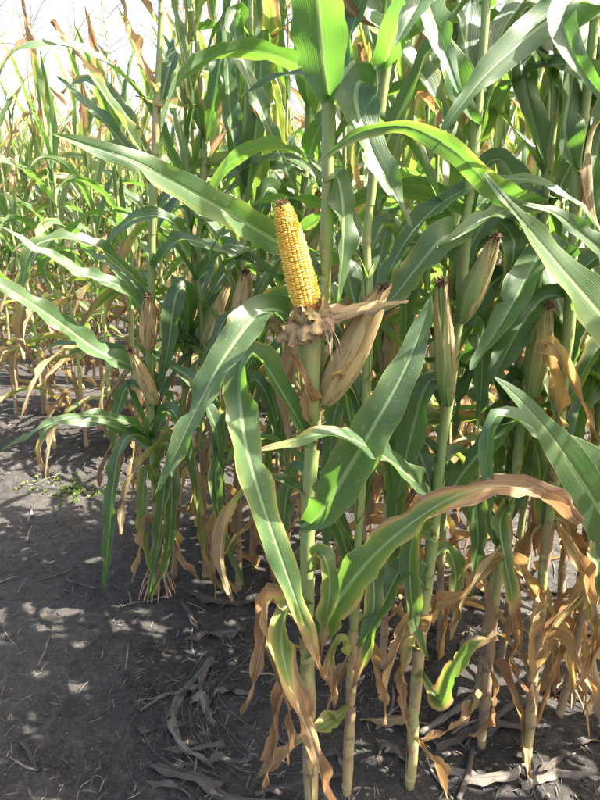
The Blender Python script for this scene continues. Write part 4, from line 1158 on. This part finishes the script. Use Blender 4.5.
# ------------------------------------------------------------------ the stand across the bare strip
ORD = ['first', 'second', 'third', 'fourth', 'fifth', 'sixth', 'seventh', 'eighth', 'ninth', 'tenth', 'eleventh', 'twelfth', 'thirteenth', 'fourteenth', 'fifteenth', 'sixteenth', 'seventeenth', 'eighteenth', 'nineteenth', 'twentieth'] + ['twenty-' + q for q in ('first', 'second', 'third', 'fourth', 'fifth', 'sixth', 'seventh', 'eighth', 'ninth')]
rf = random.Random(77)
def left_edge(y): return float(np.interp(y, [3.4, 4.1, 5.0, 6.4, 12], [-1.42, -1.95, -2.6, -3.4, -6.6]))
seed = 1000
for row in range(6):
    y = 3.5 + row * 0.72
    x = left_edge(y)
    k = 0
    while x < 0.5 * y + 0.25:
        yy = y + rf.uniform(-.09, .09)
        if row == 0:
            lb = ORD[k] + ' corn plant from the left along the front of the far stand'
            gp = 'corn plants along the front of the far stand'
        else:
            edge = x < left_edge(y) + 0.35
            edge = k == 0
            lb = ORD[row - 1] + ' corn plant counted back along the left flank of the far stand' if edge else 'corn plant crowded behind the front of the far stand'
            gp = 'corn plants at the left flank of the far stand' if edge else 'corn plants crowded inside the far stand'
        generic_plant(x + rf.uniform(-.03, .03), yy, lb, gp, seed, rf.uniform(2.1, 2.35) if row < 2 else rf.uniform(1.9, 2.15), 14, rf.choice([1, 1, 2]), 4, phase=rf.uniform(-.5, .5) + (0 if row else 1.2),
                      top=.84, zlow=.22 if row < 2 else .16, zmin=0.0 if row < 2 or x < left_edge(y) + .6 else 0.55)
        x += rf.uniform(.14, .19) if row == 0 else rf.uniform(.16, .24); k += 1; seed += 1

# the depth of the field: one mass of plants nobody could count
def field_mass():
    bank = leaf_bank(np.array([-1, 0, 1.0]), 9, True, 5000)
    r = np.random.RandomState(8)
    Vs, Fs, Us, Ds = [], [], [], []
    off = 0
    for row in range(9):
        y = 3.5 + (6 + row) * 0.72
        x = left_edge(y)
        while x < 0.5 * y + 0.4:
            h = 1.65 + .3 * r.rand()
            for k in range(8):
                kind = 'half' if k == 0 else 'erect' if k > 4 else 'arch'
                V, fcs, U, D = bank[kind][r.randint(len(bank[kind]))]
                a = r.rand() * 6.28
                c, s = math.cos(a), math.sin(a)
                Q = V @ np.array([[c, s, 0], [-s, c, 0], [0, 0, 1]]) + np.array([x, y, .7 + (h * .95 - .7) * k / 7])
                Vs.append(Q); Us.append(U); Ds.append(D)
                Fs.append(np.array(fcs) + off); off += len(Q)
            st = np.array([[x - .012, y, 0], [x + .012, y, 0], [x + .006, y + .012, 0], [x, y, h + .25]])
            Vs.append(st); Us.append(np.tile([[.1, .1]], (4, 1))); Ds.append(np.array([.8, .8, .8, .6]))
            Fs.append(np.array([[0, 1, 3, 3], [1, 2, 3, 3], [2, 0, 3, 3]]) + off); off += 4
            x += .22 + .1 * r.rand()
    F_ = [tuple(q[:3]) if q[2] == q[3] else tuple(q) for q in np.vstack(Fs).tolist()]
    me = make_mesh('corn_field', np.vstack(Vs), F_, M_LEAF, np.vstack(Us), np.concatenate(Ds))
    o = obj('corn_field', me, kind='stuff')
    o['label'] = 'far depth of the corn field reading as one green mass'
    o['category'] = 'corn field'
field_mass()

# ------------------------------------------------------------------ litter
rl = np.random.RandomState(12)
J = Join()
OCT = np.array([(1, 0, 0), (0, 1, 0), (-1, 0, 0), (0, -1, 0), (0, 0, 1), (.7, .7, .5), (-.7, .7, .5), (-.7, -.7, .5), (.7, -.7, .5)], dtype=float)
OCF = [(0, 5, 8), (0, 1, 5), (1, 6, 5), (1, 2, 6), (2, 7, 6), (2, 3, 7), (3, 8, 7), (3, 0, 8), (4, 5, 6), (4, 6, 7), (4, 7, 8), (4, 8, 5)]
for k in range(16000):
    x = rl.uniform(-1.9, 1.4); y = .85 + rl.rand() ** 1.4 * 3.2
    if noise.noise(Vector((x * 2.3, y * 2.3, 40))) < rl.uniform(-.5, .6): continue
    sz = .0020 + .0055 * rl.rand() ** 2 + (.012 * rl.rand() if rl.rand() < .06 else 0)
    a = rl.rand() * 6.28
    c_, s_ = math.cos(a), math.sin(a)
    V = OCT * (1 + .25 * rl.randn(9, 1)) * [sz, sz * rl.uniform(.6, 1), sz * .7]
    V = V @ np.array([[c_, s_, 0], [-s_, c_, 0], [0, 0, 1]]) + [x, y, soil_zf(x, y) - sz * .1]
    J.add(V, OCF)
cr = obj('soil_crumbs', J.mesh('soil_crumbs', M_SOIL, False), kind='stuff')
cr['label'] = 'loose crumbs and small clods of dark soil'; cr['category'] = 'soil crumbs'

J = Join()
def strip(J, x, y, L, w, a, lift=0.0):
    n = 4
    c, s = math.cos(a), math.sin(a)
    bend = rl.uniform(-.35, .35)
    v = []
    for i in range(n + 1):
        t = i / n - .5
        px = x + c * L * t - s * L * bend * t * t
        py = y + s * L * t + c * L * bend * t * t
        z = soil_zf(px, py) + .004 + lift * (i / n) ** 2
        ww = w * (1 - .5 * abs(t) * 1.6) / 2
        v.append((px - s * ww, py + c * ww, z)); v.append((px, py, z + w * .25)); v.append((px + s * ww, py - c * ww, z - .001))
    f = []
    for i in range(n):
        b = i * 3
        f += [(b, b + 1, b + 4, b + 3), (b + 1, b + 2, b + 5, b + 4)]
    J.add(v, f, None, 0)
for k in range(11000):
    x = rl.uniform(-2.0, 1.7); y = .8 + rl.rand() ** 1.2 * 4.2
    dens = noise.noise(Vector((x * 1.7, y * 1.7, 20))) + (.45 if x > -.25 else 0)
    if dens < rl.uniform(-.6, .5): continue
    big = rl.rand() < .035
    strip(J, x, y, rl.uniform(.05, .16) if big else rl.uniform(.006, .04), rl.uniform(.004, .012) if big else rl.uniform(.0012, .004), rl.rand() * 3.14, .012 * rl.rand() if big else .003)
lit = obj('straw_litter', J.mesh('straw_litter', M_LITTER), kind='stuff')
lit['label'] = 'chopped grey straw and chaff strewn over the soil'; lit['category'] = 'straw'

def ground_leaf(label, pix, width, dry=.85, name='fallen_leaf', cat='dead leaf', rise=.012, group='dead corn leaves lying on the soil', seed=0, fold=25, curl=40, mat=None):
    pts = []
    for i, (px, py) in enumerate(pix):
        g = ground_at(px, py)
        pts.append(np.array([g.x, g.y, soil_z(g.x, g.y) + .008 + rise * (.5 + .5 * math.sin(i * 2.3 + seed))]))
    P, _ = catmull(pts, 26)
    c = P[0].copy(); c[2] = 0
    T = unit(np.gradient(P, axis=0))
    Wd = np.cross(T, np.array([0, 0, 1.0]))
    me = blade(P - P[0], -Wd, width, fold, .006, dry, 1.4, .3, 3000 + seed, CROSS_LOW, mat=mat, name=name, wrap=False, curl=curl)
    o = obj(name, me, loc=tuple(P[0]))
    o['label'] = label; o['category'] = cat; o['group'] = group
    return o
FALL = [('curved grey dead leaf nearest the bottom border left of the central stem', [(150, 765), (195, 780), (240, 800), (300, 806)], .03),
        ('dead leaf curled in a ring on the soil left of the central stem', [(205, 668), (185, 690), (172, 715), (180, 745), (215, 770)], .03),
        ('short bleached leaf at the foot of the slim plant', [(255, 800), (300, 785), (345, 780)], .03),
        ('pale dead leaf arching along the soil between the right stems', [(435, 750), (460, 738), (500, 732), (545, 740)], .035),
        ('rolled tan leaf lying below the right stems', [(440, 765), (470, 782), (510, 780), (530, 760)], .032),
        ('dry leaf stretched from the slim plant towards the right', [(360, 722), (395, 727), (430, 728)], .025),
        ('bleached leaf lying in the shade beside the brace roots', [(185, 592), (215, 605), (250, 606)], .035),
        ('dead leaf on the soil behind the stout right stem', [(560, 640), (590, 655), (620, 650)], .05),
        ('sunlit crumpled leaf under the right edge', [(540, 690), (575, 676), (612, 690)], .04),
        ('dry broken leaf in the bottom right corner', [(520, 790), (560, 775), (605, 780)], .03),
        ('tan leaf scrap between the central and slim stems', [(325, 690), (340, 672), (362, 668)], .03),
        ('twisted dead leaf between the slim stem and its right neighbour', [(365, 640), (390, 652), (405, 640)], .035)]
for k, (lb, pix, w) in enumerate(FALL):
    ground_leaf(lb, pix, w * 1.35, .9, seed=k, mat=M_OLD if k not in (5, 10, 12) else None, fold=12, curl=18, rise=.02)
SCR = [('at the top of the litter curl', 205, 675), ('on the upper left of the litter curl', 188, 695), ('in the middle of the litter curl', 203, 715), ('on the left of the litter curl', 176, 722), ('on the lower left of the litter curl', 190, 752), ('at the lower right of the litter curl', 228, 765), ('on the right of the litter curl', 232, 700), ('below the litter curl', 215, 788), ('near the bottom border under the litter curl', 170, 790),
       ('left of the litter ring', 150, 730), ('above the litter ring', 215, 640), ('below the left brace roots', 190, 622), ('at the foot of the upright-leaved plant', 245, 612), ('left of the central stem foot', 280, 745),
       ('right of the central stem foot', 330, 765), ('under the two-eared plant', 395, 765), ('between the two tan right stems', 505, 715), ('at the foot of the stout right stem', 545, 770), ('in front of the rusty-leaved plant', 590, 745),
       ('behind the slim plant', 375, 600), ('behind the thin tan stem', 470, 650), ('on the bare soil near the lower left border', 30, 760), ('under the long hanging leaf at left', 85, 590), ('on the bare strip right of the weeds', 150, 520)]
for k, (lb, px, py) in enumerate(SCR):
    a = rl.rand() * 3.14; L = rl.uniform(14, 38)
    c_, s_ = math.cos(a) * L, math.sin(a) * L * .5
    ground_leaf('weathered leaf scrap ' + lb, [(px - c_, py - s_), (px - c_ * .3 + rl.randn() * 5, py - s_ * .3 + rl.randn() * 4), (px + c_ * .4 + rl.randn() * 5, py + s_ * .4 + rl.randn() * 4), (px + c_, py + s_)],
                rl.uniform(.015, .045) if px > 165 else .014, .9, seed=60 + k, mat=M_OLD, fold=10, curl=15, rise=.02)
# shredded stalk fibres swept into a curl
J = Join()
for k in range(24):
    o_ = rl.randn() * 24
    base = [(228, 655), (203, 680), (188, 710), (190, 745), (222, 775), (280, 795)]
    i0 = rl.randint(0, 3); i1 = i0 + rl.randint(2, 4)
    pts = []
    for (px, py) in base[i0:i1 + 1]:
        g = ground_at(px + o_ + rl.randn() * 9, py + rl.randn() * 10 - o_ * .3)
        pts.append((g.x, g.y, soil_z(g.x, g.y) + .012 + .012 * rl.rand()))
    P, _ = catmull(pts, 8)
    v, f, u = tube(P, np.linspace(.0016, .0007, 9) * rl.uniform(.6, 1.6), 4, False)
    J.add(v, f, u)
fb = obj('shredded_fibres', J.mesh('shredded_fibres', M_OLD), kind='stuff')
fb['label'] = 'shredded grey plant fibres swept into a curl on the soil'; fb['category'] = 'plant litter'
# snapped stalk pieces
for k, (lb, a, b, rad) in enumerate([('snapped tan stalk leaning on the soil at bottom right', (472, 752), (455, 812), .007),
                                     ('broken stalk piece lying by the right stems', (420, 735), (470, 706), .009),
                                     ('thin stick lying on the bare soil at left', (40, 583), (75, 572), .003),
                                     ('pale twig on the dark soil left of the litter ring', (140, 712), (172, 694), .004)]):
    ga, gb = ground_at(*a), ground_at(*b)
    P, _ = catmull([(ga.x, ga.y, soil_z(ga.x, ga.y) + rad), ((ga.x + gb.x) / 2 + .008, (ga.y + gb.y) / 2, .012 + rad), (gb.x, gb.y, soil_z(gb.x, gb.y) + rad + .01)], 10)
    v, f, u = tube(P - P[0], rad * (1 + .15 * np.sin(np.arange(11) * 2.0)), 8)
    o = obj('broken_stalk', make_mesh('broken_stalk', v, f, M_OLD, u, [.85] * len(v), [0.] * len(v)), loc=tuple(P[0]))
    o['label'] = lb; o['category'] = 'broken stalk'; o['group'] = 'broken stalk pieces on the soil'
# weeds
J = Join()
for k in range(90):
    px, py = 70 + rl.randn() * 28, 491 + rl.randn() * 7
    g = ground_at(px, py)
    for q in range(4):
        a = rl.rand() * 6.28; L = rl.uniform(.010, .024); w = L * .4
        c, s = math.cos(a), math.sin(a)
        z = soil_zf(g.x, g.y)
        m_ = np.array([g.x + c * L * .5, g.y + s * L * .5, z + .012 + .01 * rl.rand()])
        J.add([(g.x, g.y, z + .002), (m_[0] - s * w * .5, m_[1] + c * w * .5, m_[2]), (g.x + c * L, g.y + s * L, z + .012), (m_[0] + s * w * .5, m_[1] - c * w * .5, m_[2])], [(0, 1, 2), (0, 2, 3)])
wd = obj('weeds', J.mesh('weeds', M_WEED), kind='stuff')
wd['label'] = 'patch of tiny green weeds on the bare strip'; wd['category'] = 'weeds'
